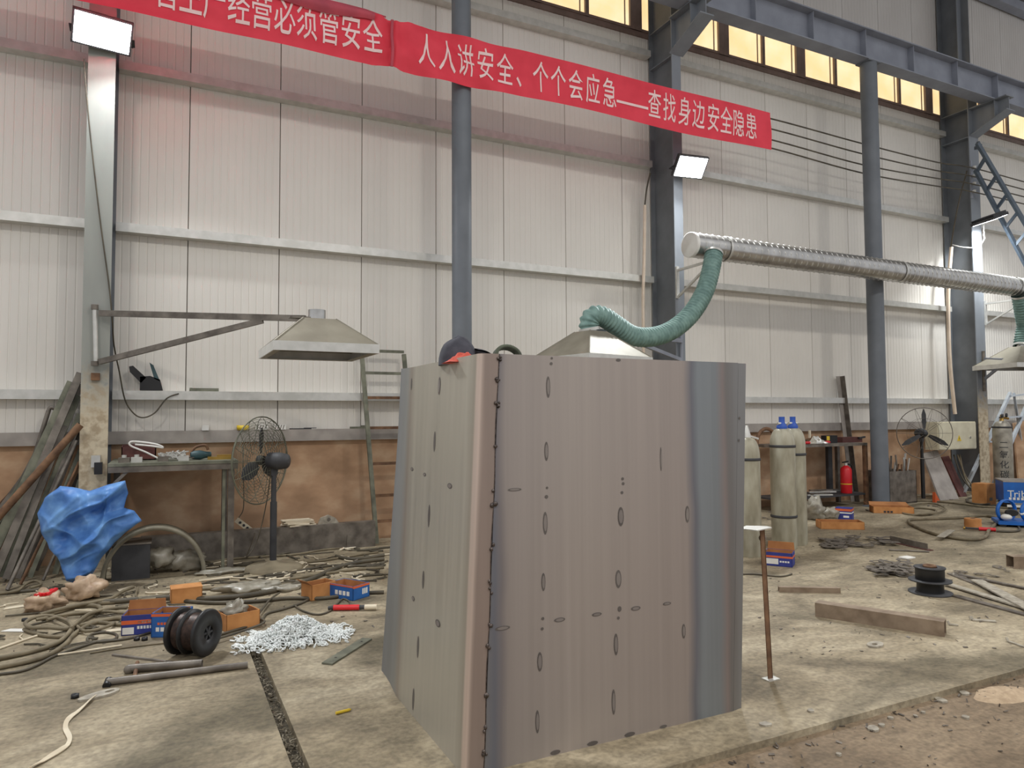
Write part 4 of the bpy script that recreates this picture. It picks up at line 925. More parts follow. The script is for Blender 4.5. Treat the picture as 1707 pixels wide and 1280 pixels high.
# black wire spool
M_WIRE = mat('wound_wire', (84, 66, 58), (58, 48, 44), rough=.45, metal=.4, scale=40)
def spool(c, axis, R, wdt, label, core=.74, wires=True, mats=(M_BLACK, M_WIRE)):
    ax = Vector(axis).normalized(); t = thing('wire_spool', label, 'spool', (c.x, c.y, c.z-(R if abs(ax.z) < .5 else wdt/2)))
    for s in (-1, 1):
        pr = [(R*.30, 0), (R*.92, 0), (R, .006), (R, .022), (R*.92, .028), (R*.30, .028)]
        if s > 0: base = c+ax*(wdt/2-.028)
        else: base = c-ax*(wdt/2)
        f = MB().lathe(pr+[pr[0]], base, 36, tuple(ax), False).build('flange', mats[0], t)
    MB().lathe([(R*.30, -wdt/2), (R*.30, wdt/2)], c, 28, tuple(ax), False).build('hub', mats[0], t)
    if wires:
        pr = []
        n = 22
        for i in range(n+1): h = -wdt/2+.03+(wdt-.06)*i/n; pr += [(R*core, h), (R*core+.008, h+(wdt-.06)/n/2)]
        MB().lathe(pr, c, 28, tuple(ax), False).build('wire_winding', mats[1], t)
    MB().lathe([(R*.29, -wdt/2+.012), (R*.29, wdt/2-.012)], c, 20, tuple(ax)).build('hub_core', M_BLACK, t); MB().lathe([(R*.10, -wdt/2-.002), (R*.10, wdt/2+.002)], c, 14, tuple(ax)).build('axle_sleeve', M_DKGREY, t)
    for k in range(6):
        an = 2*pi*k/6; d1 = ax.cross(Vector((0, 0, 1))) if abs(ax.z) < .9 else Vector((1, 0, 0)); d1.normalize(); d2 = ax.cross(d1); q = d1*cos(an)+d2*sin(an)
        MB().bar(c+ax*(wdt/2-.008)+q*(R*.09), c+ax*(wdt/2-.008)+q*(R*.30), .012, .012).build('hub_spoke', M_DKGREY, t)
    return t
ps = fl(322, 1091); Rs = .150; axs = Vector((cos(VW-.25), sin(VW-.25), 0)); t = spool(ps+Vector((0, 0, Rs)), axs, Rs, .23, 'black plastic spool with rusty wire lying on its side')
for f_ in (-.02,): MB().lathe([(Rs*.3, 0), (Rs*.95, 0), (Rs*.95, .012), (Rs*.3, .012), (Rs*.3, 0)], ps+Vector((0, 0, Rs))+axs*f_, 32, tuple(axs), False).build('middle_disc', M_BLACK, t)

# chain heap: one loose zinc chain, piled
pc = fl(492, 1068); mb = MB(); rr = random.Random(11)
def link(mbx, c, d, s=.018):
    d = Vector(d).normalized(); a = d.orthogonal().normalized(); a = a*cos(rr.uniform(0, 6.28))+d.cross(a)*sin(rr.uniform(0, 6.28))
    mbx.tube([c+d*(s*cos(2*pi*i/8))+a*(s*.55*sin(2*pi*i/8)) for i in range(8)], .0045, 4, closed=True)
nl = 0
while nl < 1500:
    x, y = rr.gauss(0, .17), rr.gauss(0, .11); hgt = .15*math.exp(-((x/.2)**2+(y/.13)**2))
    if abs(x) > .42 or abs(y) > .26: continue
    link(mb, pc+Vector((x, y+.05, .008+rr.uniform(.6, 1)*hgt)), (rr.gauss(0, 1), rr.gauss(0, 1), rr.gauss(0, .5))); nl += 1
tail = smooth_path([fl(530, 1060), fl(550, 1062), fl(568, 1058), fl(586, 1054)], 16)
for q in tail:
    for k in range(3): link(mb, q+Vector((rr.uniform(-.012, .012), rr.uniform(-.012, .012), .012)), (1, rr.gauss(0, .6), rr.gauss(0, .3)))
tail = smooth_path([fl(412, 1053), fl(425, 1056), fl(445, 1062)], 10)
for q in tail: link(mb, q+Vector((0, 0, .01)), (1, rr.gauss(0, .5), rr.gauss(0, .3)))
tag(mb.build('zinc_chain', M_CHAIN), 'bright heap of fine zinc chain with a short tail, in front of the hoses', 'chain')

# hoses and cables trailing over the floor
def hose(px, r, label, m=M_CABLE, lift=0.0, name='hose', cat='hose', k=6):
    pts = [fl(u, v)+Vector((0, 0, r+lift)) for u, v in px]
    o = tag(MB().tube(smooth_path(pts, k), r, 8).build(name, m), label, cat); return o
H_ = 'hoses on the left floor'
for i, (px, r, lb, m, lift) in enumerate((
    ([(-30, 1108), (60, 1088), (104, 1072), (118, 1056), (135, 1040), (155, 1028), (168, 1020), (160, 1013), (130, 1014), (100, 1022), (70, 1030), (88, 1022), (140, 1012), (200, 1006), (260, 1002)], .017, 'thick tan hose snaking from the left edge round to the brown bag', M_CABLE, .0),
    ([(-30, 1114), (50, 1098), (95, 1082), (115, 1064), (118, 1052), (100, 1042), (84, 1036), (60, 1038), (42, 1048), (52, 1056), (80, 1056), (112, 1058), (130, 1046), (150, 1032), (180, 1024), (212, 1022)], .014, 'tan hose making the wide flat loop on the left floor', M_CABLE, .03),
    ([(-20, 1128), (30, 1122), (60, 1112), (90, 1096), (130, 1082), (165, 1071), (190, 1068), (194, 1060), (175, 1056), (152, 1060), (146, 1070), (165, 1072), (215, 1066), (258, 1054)], .009, 'thin dark cable with a small loop, left of the navy carton', M_CABLED, .0),
    ([(60, 1040), (120, 1030), (180, 1026), (212, 1030)], .012, 'short tan hose running to the navy carton', M_CABLE, .02),
    ([(128, 1050), (140, 1058), (160, 1056), (185, 1048), (190, 1044)], .012, 'small tan hose curl beside the thin dark loop', M_CABLE, .015),
    ([(78, 1046), (96, 1042), (115, 1050), (120, 1060)], .012, 'short hose end inside the wide flat loop', M_CABLE, .045),
    ([(0, 992), (40, 988), (100, 982), (108, 980)], .014, 'dark hose lying behind the brown bags', M_CABLED, .0),
    ([(-10, 996), (10, 994), (30, 990), (45, 978), (60, 974), (68, 980), (50, 986)], .012, 'dark hose curl at the far left behind the bags', M_CABLE, .02),
    ([(165, 1008), (200, 1006), (280, 1000), (340, 1002), (400, 998), (450, 990), (490, 978), (520, 968), (560, 950), (600, 940), (640, 935)], .022, 'thickest dark hose sweeping from the cartons past the fan base', M_CABLED, .0),
    ([(300, 1004), (360, 1008), (430, 1005), (480, 1000), (540, 1000), (600, 992), (640, 990)], .016, 'dark hose running behind the chain towards the box', M_CABLED, .0),
    ([(240, 1000), (330, 985), (400, 982), (445, 975), (480, 968), (545, 958), (590, 952), (640, 948)], .014, 'tan hose running past the clear plastic bag to the ladder foot', M_CABLE, .0),
    ([(340, 1068), (380, 1056), (430, 1040), (445, 1025), (470, 1018), (500, 1008), (520, 998)], .010, 'dark cable running under the spool to the brown carton', M_CABLED, .0),
    ([(360, 1072), (400, 1060), (440, 1044), (430, 1034), (438, 1020), (450, 1005), (465, 994)], .009, 'second dark cable beside the carton with crumpled plastic', M_CABLED, .02),
    ([(490, 1010), (505, 1020), (530, 1026), (550, 1020), (562, 1008), (572, 1000), (582, 1004), (585, 1012)], .008, 'thin dark lead looping to the red torch', M_CABLED, .0),
    ([(410, 975), (440, 966), (470, 962), (505, 952), (560, 944), (610, 945), (640, 940)], .012, 'dark hose just in front of the fan base', M_CABLED, .0),
    ([(350, 940), (380, 934), (430, 930), (490, 926), (540, 918), (600, 912)], .012, 'pale dusty hose along the channel beam', M_CABLE, .0),
    ([(505, 950), (515, 942), (540, 940), (556, 946), (545, 952), (520, 953), (505, 950)], .007, 'small pale wire ring right of the fan base', M_PALE, .0),
    ([(-10, 1086), (30, 1072), (60, 1062), (75, 1060)], .008, 'thin pale cord at the left edge', M_PALE, .0),
    ([(150, 1090), (200, 1082), (275, 1073)], .006, 'thin straight rod pointing at the wire spool', M_CABLE, .0),
    ([(-20, 1120), (40, 1108), (80, 1096), (108, 1078), (122, 1062), (150, 1044), (190, 1034), (212, 1036)], .016, 'tan hose running just below the two joined hoses at the left edge', M_CABLE, .0),
    ([(66, 1032), (110, 1020), (160, 1010), (185, 1004), (205, 992), (222, 985)], .015, 'tan hose rising to a loose end beside the small plain carton', M_CABLE, .02),
    ([(70, 1036), (120, 1026), (165, 1024), (205, 1014), (250, 1008)], .014, 'tan hose lying parallel under the loose-ended one', M_CABLE, .0),
    ([(130, 1046), (160, 1040), (200, 1044), (222, 1040)], .014, 'short tan hose tucked against the front of the navy carton', M_CABLE, .0),
    ([(40, 1052), (70, 1062), (110, 1064), (120, 1056), (96, 1048), (70, 1046)], .013, 'tan hose inside the front of the wide flat loop', M_CABLE, .0),
    ([(230, 985), (226, 998), (232, 1004), (245, 1000)], .010, 'short upright hose end behind the navy carton', M_CABLE, .02),
    ([(560, 930), (590, 935), (640, 928)], .02, 'dark twisted hose at the foot of the ladder', M_CABLED, .0),
    ([(470, 935), (520, 938), (575, 930), (630, 922)], .012, 'dusty hose between the fan and the ladder foot', M_CABLE, .0),
    )): hose(px, r, lb, m, lift)
# red welding torch
a, b = fl(556, 1018), fl(628, 1017); z = Vector((0, 0, .025)); t = thing('welding_torch', 'red and black torch handle lying left of the steel box', 'torch', a)
MB().cyl(a+z, a.lerp(b, .6)+z, .022, n=14).build('grip', M_FIRERED, t); MB().cyl(a.lerp(b, .6)+z, a.lerp(b, .72)+z, .018, n=14).build('collar', M_DKGREY, t); MB().cyl(a.lerp(b, .72)+z, b+z, .021, n=14).build('nozzle', M_PALE, t); MB().cyl(a-(b-a)*.12+z*.8, a+z, .016, .02, n=12).build('tail', M_DKGREY, t)
# welded pipe frame in front
P0, P1 = fl(178, 1143), fl(413, 1114); Q0, Q1 = fl(215, 1122), fl(337, 1113); t = thing('pipe_frame', 'two welded steel pipes joined by a rod, lying on the front floor', 'pipe frame', P0)
z = Vector((0, 0, .022)); MB().pipe(P0+z, P1+z, .020, .003, 14).build('pipe', M_STEEL, t); MB().pipe(Q0+z*1.3, Q1+z*1.3, .024, .003, 14).build('pipe', M_STEEL, t)
MB().cyl(fl(229, 1110)+z, fl(224, 1136)+z, .012, n=10).build('cross_rod', M_RUST, t); MB().cyl(P0+z-Vector((0, .03, .015)), P0+z+Vector((.01, .03, .0)), .022, n=12).build('end_stub', M_BLACK, t)
MB().ball(Q0+z, .03, 12, 8).build('ball_end', M_STEEL, t)
a, b = fl(188, 1093), fl(330, 1111); tag(MB().bar(a+Vector((0, 0, .006)), b+Vector((0, 0, .006)), .018, .012).build('flat_rod', M_STEEL), 'thin rod lying just behind the welded pipes', 'rod')
a, b = fl(545, 1108), fl(612, 1066); t = thing('flat_bar', 'flat steel bar with two holes lying near the box corner', 'flat bar', a)
MB().bar(a+Vector((0, 0, .006)), b+Vector((0, 0, .006)), .075, .010).build('bar', M_STEELG, t)
for q in (.2, .85): MB().lathe([(.0005, 0), (.010, 0)], a.lerp(b, q)+Vector((0, 0, .0116)), 10, None, False).build('hole', M_BLACK, t)
# lifting lug with strap
p = fl(172, 1158); d = (fl(198, 1150)-fl(148, 1164)).normalized(); nrm = Vector((0, 0, 1)).cross(d); t = thing('lifting_lug', 'steel lug plate with an oval hole tied to a pale strap', 'lug', p)
out = []; hol = []
for i in range(20): an = 2*pi*i/20; out.append(d*(.085*cos(an) if cos(an) > 0 else .13*cos(an))+nrm*(.045*sin(an))); hol.append(d*(.035+.026*cos(an))+nrm*(.014*sin(an)))
mb = MB(); up_ = Vector((0, 0, .012))
mb.add([p+q for q in out]+[p+q for q in hol]+[p+q+up_ for q in out]+[p+q+up_ for q in hol], [(i, (i+1) % 20, (i+1) % 20+20, i+20) for i in range(20)]+[(i+40, (i+1) % 20+40, (i+1) % 20+60, i+60) for i in range(20)]+[(i, (i+1) % 20, (i+1) % 20+40, i+40) for i in range(20)]+[(i+20, (i+1) % 20+20, (i+1) % 20+60, i+60) for i in range(20)]); mb.build('plate', M_SLUG, t)
def strip(pts, wd, name, m, label, cat):
    P = smooth_path(pts, 6); mb = MB(); vs = []
    for i, q in enumerate(P):
        tg = (P[min(i+1, len(P)-1)]-P[max(i-1, 0)]).normalized(); s = Vector((0,0,1)).cross(tg).normalized(); tw = .5*sin(i*.35)
        for e, h in ((-1, 0), (1, 0), (1, .004), (-1, .004)): vs.append(q+s*(e*wd/2*cos(tw))+Vector((0, 0, .006+h+abs(sin(tw))*wd*.5+e*wd/2*sin(tw))))
    n = len(P); f = []
    for i in range(n-1):
        for j in range(4): f.append((i*4+j, i*4+(j+1) % 4, i*4+4+(j+1) % 4, i*4+4+j))
    f += [(0, 1, 2, 3), (4*n-4, 4*n-3, 4*n-2, 4*n-1)]; return tag(mb.add(vs, f).build(name, m), label, cat)
strip([fl(160, 1160), fl(142, 1178), fl(116, 1200), fl(109, 1216), fl(116, 1236), fl(104, 1252), fl(70, 1272), fl(40, 1290)], .022, 'strap', M_PALE, 'pale narrow strap curving to the lower left corner', 'strap')
p = fl(571, 1189); tag(MB().cyl(p+Vector((-.035, 0, .008)), p+Vector((.035, .01, .008)), .008, n=8).cyl(p+Vector((.035, .01, .008)), p+Vector((.048, .012, .008)), .008, .003, n=8).build('crayon', M_YELLOW), 'small yellow marking crayon on the floor left of the box', 'crayon')
for i, (u, v, m, lb) in enumerate(((25, 1052, M_WHITE, 'pale green-white paper scrap at the left edge'), (190, 1052, M_PALE, 'cream paper scrap left of the navy carton'), (26, 1013, M_PALE, 'cream wooden sliver beside the bag with red parts'), (210, 982, M_PALE, 'cream card strip right of the open brown bag'))):
    p = fl(u, v); tag(MB().prism([p+Rz(VW+.4*i) @ Vector(q) for q in ((-.09, -.02, .003), (.08, -.03, .003), (.09, .03, .006), (-.06, .04, .004))], (0, 0, .004)).build('paper_scrap', m), lb, 'scrap')
for i, (u, v) in enumerate(((228, 1067), (241, 1067), (41, 1035), (125, 1163))):
    p = fl(u, v); tag(MB().lathe([(.008, 0), (.022, 0), (.022, .02), (.008, .02), (.008, 0)], p, 6, None, False).build('hex_nut', M_BLACK), ('dark hex nut nearest the navy carton', 'dark hex nut beside the blue carton and spool', 'dark hex nut near the wide hose loop', 'dark hex nut left of the lifting lug')[i], 'nut')
a, b = fl(103, 1280), fl(110, 1266)
rr = random.Random(77); mb = MB(); m2_ = MB()
for i in range(90):
    p = fl(rr.uniform(330, 640), rr.uniform(912, 975))
    if p.y > 8.6: continue
    a = rr.uniform(0, 6.28); L_ = rr.uniform(.04, .22); q = [p+Vector((cos(a)*L_*t+.04*sin(t*5+i), sin(a)*L_*t, .012)) for t in (-1, -.4, .3, 1)]
    (mb if i % 3 else m2_).tube(smooth_path(q, 3), rr.uniform(.005, .012), 5)
for i in range(60): 
    p = fl(rr.uniform(0, 330), rr.uniform(975, 1090)); a = rr.uniform(0, 6.28); L_ = rr.uniform(.03, .18); q = [p+Vector((cos(a)*L_*t+.03*sin(t*5+i), sin(a)*L_*t, .010)) for t in (-1, -.4, .3, 1)]
    (mb if i % 3 else m2_).tube(smooth_path(q, 3), rr.uniform(.004, .009), 5)
tag(mb.build('cable_litter', M_CABLED), 'scattered short ends of cable and wire on the left floor', 'debris', None, 'stuff')
tag(m2_.build('pale_litter', M_PALE), 'scattered pale wood and wire splinters on the left floor', 'debris', None, 'stuff')
# chips packed in the floor slot and swept debris
rr = random.Random(21); mb = MB()
def chip(mbx, p, s):
    d = Vector((rr.gauss(0, 1), rr.gauss(0, 1), rr.gauss(0, .25))).normalized(); mbx.bar(p-d*s, p+d*s, s*rr.uniform(.3, .8), s*.3, (0, 0, 1), rr.uniform(-.6, .6))
for i in range(420): chip(mb, Vector((rr.uniform(.542, .598), rr.uniform(2.7, 5.12), -.045+rr.uniform(0, .03))), rr.uniform(.004, .013))
tag(mb.build('slot_debris', mat('slot_chips', (142, 132, 112), (92, 84, 68), rough=.7, scale=60)), 'metal chips lying in the slot of the floor', 'debris', None, 'stuff')
mb = MB()
for i in range(260):
    u, v = rr.uniform(0, 640), 930+abs(rr.gauss(0, 60))
    if v < 1120: chip(mb, fl(u, v)+Vector((0, 0, .004)), rr.uniform(.004, .02))
for i in range(160):
    x = rr.uniform(-2, 14); chip(mb, Vector((x, rr.uniform(7.6, 8.8), .006)), rr.uniform(.01, .05))
for i in range(140): chip(mb, fl(rr.uniform(1250, 1700), rr.uniform(850, 1100))+Vector((0, 0, .004)), rr.uniform(.004, .016))
for i in range(170):
    x = rr.uniform(1.2, 5.5); chip(mb, Vector((x, YE-abs(rr.gauss(0, .10))-.01, -.03)), rr.uniform(.004, .016))
for i in range(120): chip(mb, Vector((rr.uniform(1.3, 5.5), rr.uniform(1.6, 2.55), -.03)), rr.uniform(.003, .012))
tag(mb.build('floor_debris', M_SCRAP), 'small scattered metal chips and grit on the floor', 'debris', None, 'stuff')

# ================================================================== ON TOP OF THE BOX
zt_ = BH-.024
p = oy(772, 575, 3.35); p = Vector((p.x, 3.35, zt_)); t = thing('cap', 'dark grey peaked cap lying on the steel box', 'cap', p)
cz = oy(770, 562, 3.35).z-zt_; mb = MB()
mb.grid(lambda a, b: p+Vector((-.03+.10*cos(2*pi*a)*cos(b*pi/2)*(1+.08*nz3(a*5, b*3, 1)), .09*sin(2*pi*a)*cos(b*pi/2), cz*(sin(b*pi/2)**.8)*(1+.05*sin(9*a)))), 28, 8); mb.build('crown', M_HAT, t)
mb = MB(); mb.grid(lambda a, b: p+Vector((.05+.11*b, (a-.5)*.16*(1-.35*b*b), cz*.62-.035*b-.05*(a-.5)**2+.01*sin(pi*b))), 12, 6); mb.grid(lambda a, b: p+Vector((.05+.11*b, (a-.5)*.16*(1-.35*b*b), cz*.62-.012-.035*b-.05*(a-.5)**2+.01*sin(pi*b))), 12, 6); mb.build('peak', M_HAT, t)
p = oy(768, 583, 3.22); p = Vector((p.x+.02, 3.22, zt_)); tag(MB().grid(lambda a, b: p+Vector(((a-.5)*.20, (b-.5)*.12, .004+.042*max(0, sin(pi*a)*sin(pi*b))*(1+.8*nz3(a*6, b*6, 2)))), 18, 12).grid(lambda a, b: p+Vector(((a-.5)*.20, (b-.5)*.12, .001)), 4, 4).build('red_cloth', M_REDORANGE), 'red-orange folded cloth under the cap on the box', 'cloth')
p = oy(845, 582, 3.3); p = Vector((p.x, 3.3, zt_)); t = thing('hose_coil', 'olive coil of cord on the steel box beside the cap', 'cord coil', p); hz = oy(845, 572, 3.3).z-zt_
for k in range(4): MB().tube([p+Vector((.068*cos(2*pi*i/24), .01*k-.02+.02*sin(2*pi*i/24), max(.012, (hz-.02)*(.55+.5*sin(2*pi*i/24)-.03*k)))) for i in range(24)], .010, 6, closed=True).build('turn', M_GREENCL, t)

# ================================================================== RIGHT OF THE BOX
pp = fl(1284, 1132); tp = oy(1270, 881, pp.y); t = thing('prop_post', 'thin rusty angle post with a small plate on top, right of the box', 'post', pp)
MB().bar(pp, tp, .032, .006).build('angle_leg', M_RUST, t); MB().bar(pp+Vector((.016, .013, 0)), tp+Vector((.016, .013, 0)), .006, .032).build('angle_leg', M_RUST, t)
MB().prism([tp+Vector(q) for q in ((-.14, .05, 0), (-.10, -.06, 0), (.06, -.02, 0), (.07, .03, 0), (-.02, .10, 0))], (0, 0, .006)).build('top_plate', M_GALV, t); MB().cyl(tp+Vector((.02, .02, -.06)), tp+Vector((.07, .06, -.07)), .02, n=10).build('bolt_end', M_STEEL, t)
MB().box(pp+Vector((-.04, -.03, 0)), pp+Vector((.05, .03, .005))).build('foot_plate', M_GALV, t)

def cylinder(p, r, h, label, m, cap='blue', bands=(.80,), text=None):
    t = thing('gas_cylinder', label, 'gas cylinder', p); hs = h*.895
    MB().lathe([(r*.96, 0), (r, .015), (r, hs-.17)]+[(r*(.36+.64*cos(pi/2*k/9)), hs-.17+.20*sin(pi/2*k/9)) for k in range(1, 10)]+[(r*.33, hs+.04)], p, 32).build('body', m, t)
    for b in bands: MB().lathe([(r+.004, 0), (r+.008, .004), (r+.008, .026), (r+.004, .03)], p+Vector((0, 0, h*b)), 32, None, False).build('rubber_ring', M_DKGREY, t)
    if cap == 'blue':
        MB().lathe([(r*.42, 0), (r*.44, .025), (r*.33, .05), (r*.24, .07), (r*.24, max(.09, h-hs-.02))], p+Vector((0, 0, hs+.03)), 20).build('valve_guard', M_VBLUE, t)
        MB().cyl(p+Vector((-.065, 0, hs+.09)), p+Vector((.05, -.02, hs+.09)), .016, n=10).build('outlet', M_GALV, t)
    elif cap == 'brass':
        v = MB().lathe([(r*.3, 0), (r*.22, .03), (r*.18, .06), (r*.16, .12)], p+Vector((0, 0, hs+.03)), 14).build('valve', M_BRASS, t)
        MB().cyl(p+Vector((0, 0, hs+.10)), p+Vector((.15, -.03, hs+.08)), .022, n=12).build('regulator', M_BRASS, t)
        for k, (dx, dz) in enumerate(((-.06, .13), (.07, .14))): MB().lathe([(.035, 0), (.04, .01), (.035, .03)], p+Vector((dx, -.03, hs+dz)), 14, (.3, -1, 0)).build('gauge', M_DKGREY, t)
        MB().cyl(p+Vector((-.06, 0, hs+.1)), p+Vector((.0, 0, hs+.12)), .014, n=8).build('handwheel', M_STEEL, t)
    else:
        MB().lathe([(r*.35, 0), (r*.30, .04), (r*.2, .09), (r*.1, .14)], p+Vector((0, 0, hs+.03)), 16).build('valve', M_GALV, t)
        MB().bar(p+Vector((.02, -.03, hs+.05)), p+Vector((.12, -.05, hs+.02)), .02, .02).build('outlet', M_GALV, t)
    if text:
        vd = (C0-p); a0 = atan2(vd.y, vd.x)
        for i, ch in enumerate(text):
            mb = MB(); zc = h*(.64-.115*i)
            def fn(x, y):
                an = a0+(x*.15)/r+.12; return p+Vector((cos(an)*(r+.002), sin(an)*(r+.002), zc+y*.15))
            glyph_to(mb, ch, fn).build('letter', M_DKGREY, t)
    return t
c2 = fl(1308, 913); r2 = 20.2*((c2-C0).dot(fw))/F; h2 = oy(1302, 696, c2.y).z
cylinder(c2, r2, h2, 'stained grey gas cylinder with blue valve guard, front one of the pair', M_CYL, 'blue', (.77, .235))
c3 = c2+Vector((.31, .12, 0)); cylinder(c3, r2*.98, h2*1.0, 'grey gas cylinder with blue valve guard, standing behind its twin', M_CYL, 'blue', (.70,))
c1 = fl(1249, 926); cylinder(c1, r2*.95, oy(1250, 712, c1.y).z, 'stained gas cylinder half hidden behind the edge of the steel box', M_CYL, 'zinc', (.74,))
YS = 7.75; c4 = oy(1672, 760, YS); c4 = Vector((c4.x, YS, 0)); dep = (c4-C0).dot(fw); h4 = oy(1672, 690, YS).z
cylinder(c4, 14.2*dep/F, h4, 'silver gas cylinder with black lettering and brass regulator', M_CYLG, 'brass', (.835,), '二氧化碳')
carton(fl(1300, 941), (.27, .20, .14), VW-.5, M_NAVY, 'navy and orange open carton at the foot of the cylinders', flaps=(None, .1, None, None),
       prints=[('f', 0, 1, .62, .76, M_ORANGE), ('f', .05, .5, .15, .55, M_WHITE), ('r', 0, 1, .6, .74, M_ORANGE), ('l', 0, 1, .6, .74, M_ORANGE)]+txt('f', .55, .92, .3, .42, 4))

# work bench with extinguisher
yb = 8.25; xw0, xw1 = oy(1338, 742, yb).x-.5, oy(1446, 740, yb).x; zw = oy(1440, 738, yb).z
t = thing('work_bench', 'dark steel work bench with a lower shelf behind the gas cylinders', 'work bench', ((xw0+xw1)/2, yb+.3, 0))
MB().box((xw0, yb, zw-.045), (xw1, yb+.62, zw)).build('top', M_STEEL, t); zs = oy(1440, 822, yb).z; zs = max(.12, zs)
MB().box((xw0, yb+.02, zs-.03), (xw1-.02, yb+.6, zs)).build('shelf', M_DKGREY, t)
for x in (xw0, xw1-.06):
    for y in (yb, yb+.56): MB().box((x, y, 0), (x+.06, y+.06, zw-.045)).build('leg', M_RUST if y == yb and x > xw0 else M_STEEL, t)
xm_ = oy(1381, 770, yb+.5).x; MB().box((xm_, yb+.5, zs), (xm_+.1, yb+.56, zw-.045)).build('leg', M_DKGREY, t)
p = oy(1411, 815, yb+.16); p = Vector((p.x, yb+.16, zs)); he = oy(1411, 769, yb+.16).z-zs; re = 9*((p-C0).dot(fw))/F
t = thing('fire_extinguisher', 'red fire extinguisher with black hose on the bench shelf', 'fire extinguisher', p)
MB().lathe([(re*.92, 0), (re, .012), (re, he*.74), (re*.85, he*.80), (re*.4, he*.86), (re*.25, he*.88)], p, 24).build('body', M_FIRERED, t); MB().lathe([(re+.001, he*.28), (re+.0015, he*.31)], p, 24, None, False).build('label_band', M_YELLOW, t)
MB().lathe([(re*.3, he*.86), (re*.3, he*.95)], p, 12).build('valve', M_GALV, t); MB().bar(p+Vector((-.08, 0, he*.97)), p+Vector((.06, 0, he*1.0)), .02, .02).build('handle', M_BLACK, t)
MB().tube(smooth_path([p+Vector(q) for q in ((.03, 0, he*.92), (re+.03, -.02, he*.85), (re+.04, -.02, he*.6), (re+.02, -.02, he*.35), (re+.01, -.02, he*.2))]), .014, 8).build('hose', M_BLACK, t)
p = oy(1420, 826, yb+.3); top_ = oy(1397, 627, 8.93); bt_ = Vector((oy(1424, 830, 8.75).x, 8.78, 0)); t = thing('angle_iron', 'tall grey angle iron leaning on the wall behind the work bench', 'angle iron', bt_)
MB().bar(bt_, top_, .10, .008, (0, 1, 0)).build('leg_plate', M_LEDGE, t); MB().bar(bt_+Vector((.05, -.05, 0)), top_+Vector((.05, -.05, 0)), .008, .10, (0, 1, 0)).build('leg_plate', M_STEEL, t)
wb = lambda u, y: Vector((oy(u, 735, y).x, y, zw))
q = wb(1381, yb+.25); t = thing('tape_measure', 'black and yellow tape measure on the work bench', 'tool', q); MB().box(q+Vector((-.12, -.05, 0)), q+Vector((.16, .05, .13))).build('case', M_BLACK, t); MB().box(q+Vector((-.10, -.052, .05)), q+Vector((-.03, -.05, .12))).build('sticker', M_YELLOW, t)
q = wb(1362, yb+.1); tag(MB().grid(lambda a, b: q+Vector(((a-.5)*.42, (b-.5)*.2, .01+.09*max(0, sin(pi*a)*sin(pi*b))*(1+.9*nz3(a*5, b*5, 7)))), 18, 12).build('work_glove', M_BAG), 'crumpled pale glove on the work bench', 'glove')
for i, (u, lb) in enumerate(((1346, 'red grip lying at the cylinder end of the work bench'), (1379, 'red grip beside the tape measure on the work bench'))):
    q = wb(u, yb+.06); tag(MB().cyl(q+Vector((-.06, 0, .025)), q+Vector((.06, .02, .025)), .024, n=10).cyl(q+Vector((.06, .02, .025)), q+Vector((.10, .03, .025)), .012, n=8).build('red_grip', M_FIRERED), lb, 'tool')
q = wb(1350, yb+.35); t = thing('clamp_stand', 'small white and rust clamp standing on the work bench', 'tool', q); MB().bar(q, q+Vector((0, 0, .22)), .03).build('post', M_PALE, t); MB().bar(q+Vector((-.1, 0, .04)), q+Vector((.08, 0, .1)), .04).build('jaw', M_RUST, t)
q = wb(1415, yb+.35); t = thing('tool_case', 'flat brown-grey tool case on the work bench', 'case', q); MB().box(q+Vector((-.28, -.1, 0)), q+Vector((.22, .12, .09))).build('body', M_BROWNRED, t); MB().bar(q+Vector((.1, -.12, .07)), q+Vector((.26, -.12, .09)), .03).build('handle', M_BLACK, t)
rr = random.Random(31)
for i in range(7):
    q = Vector((oy(1350+i*8, 815, yb+.3).x, yb+.1+.07*i, zs+.012+.012*(i % 3))); d = Vector((rr.uniform(.2, .4), rr.uniform(-.1, .1), .0))
    tag(MB().bar(q-d, q+d, .04, .02).build('shelf_offcut', M_STEEL if i % 2 else M_GALV), 'short steel offcut on the lower bench shelf', 'offcut', 'offcuts on the bench shelf')
# tall arc of rusty plate seen between the cylinders
q = Vector((oy(1278, 735, yb+.35).x, yb+.35, zw)); tag(MB().tube([q+Vector((.22*cos(pi*i/12), 0, .26*sin(pi*i/12))) for i in range(13)], .03, 8).build('rusty_ring', M_RUST), 'rusty half ring standing on the bench between the cylinders', 'ring')

# second fan, cabinet, leaning plates, bin
yf = 8.22; bf = Vector((oy(1537, 760, yf).x, yf, 0)); cf = oy(1537, 722, yf); fr = 42*((cf-C0).dot(fw))/F
fan(bf, cf+Vector((0, 0, 0)), (-.62, -.78, .02), fr*1.0, 'dark pedestal fan with a bare ring cage beside the switch cabinet', 10, 1, M_STEEL, fr*.86, M_BLACK, False, True, .6)
yc = 8.34; a, b = oy(1562, 706, yc), oy(1627, 746, yc); t = thing('switch_cabinet', 'cream metal switch cabinet with a yellow warning triangle', 'cabinet', (a.x+.3, yc+.1, b.z))
xl, xr, z0, z1 = a.x, b.x, b.z-.02, a.z+.03
MB().box((xl, yc, z0), (xr, yc+.24, z1)).build('body', M_CREAM, t); dr = MB().box((xl+.015, yc-.018, z0+.015), (xr-.015, yc, z1-.015)).build('door', M_CREAM, t)
tc_ = oy(1599, 731, yc-.02); MB().prism([tc_+Vector(q) for q in ((-.065, 0, -.045), (.065, 0, -.045), (0, 0, .07))], (0, -.003, 0)).build('warning_sign', M_YELLOW, dr)
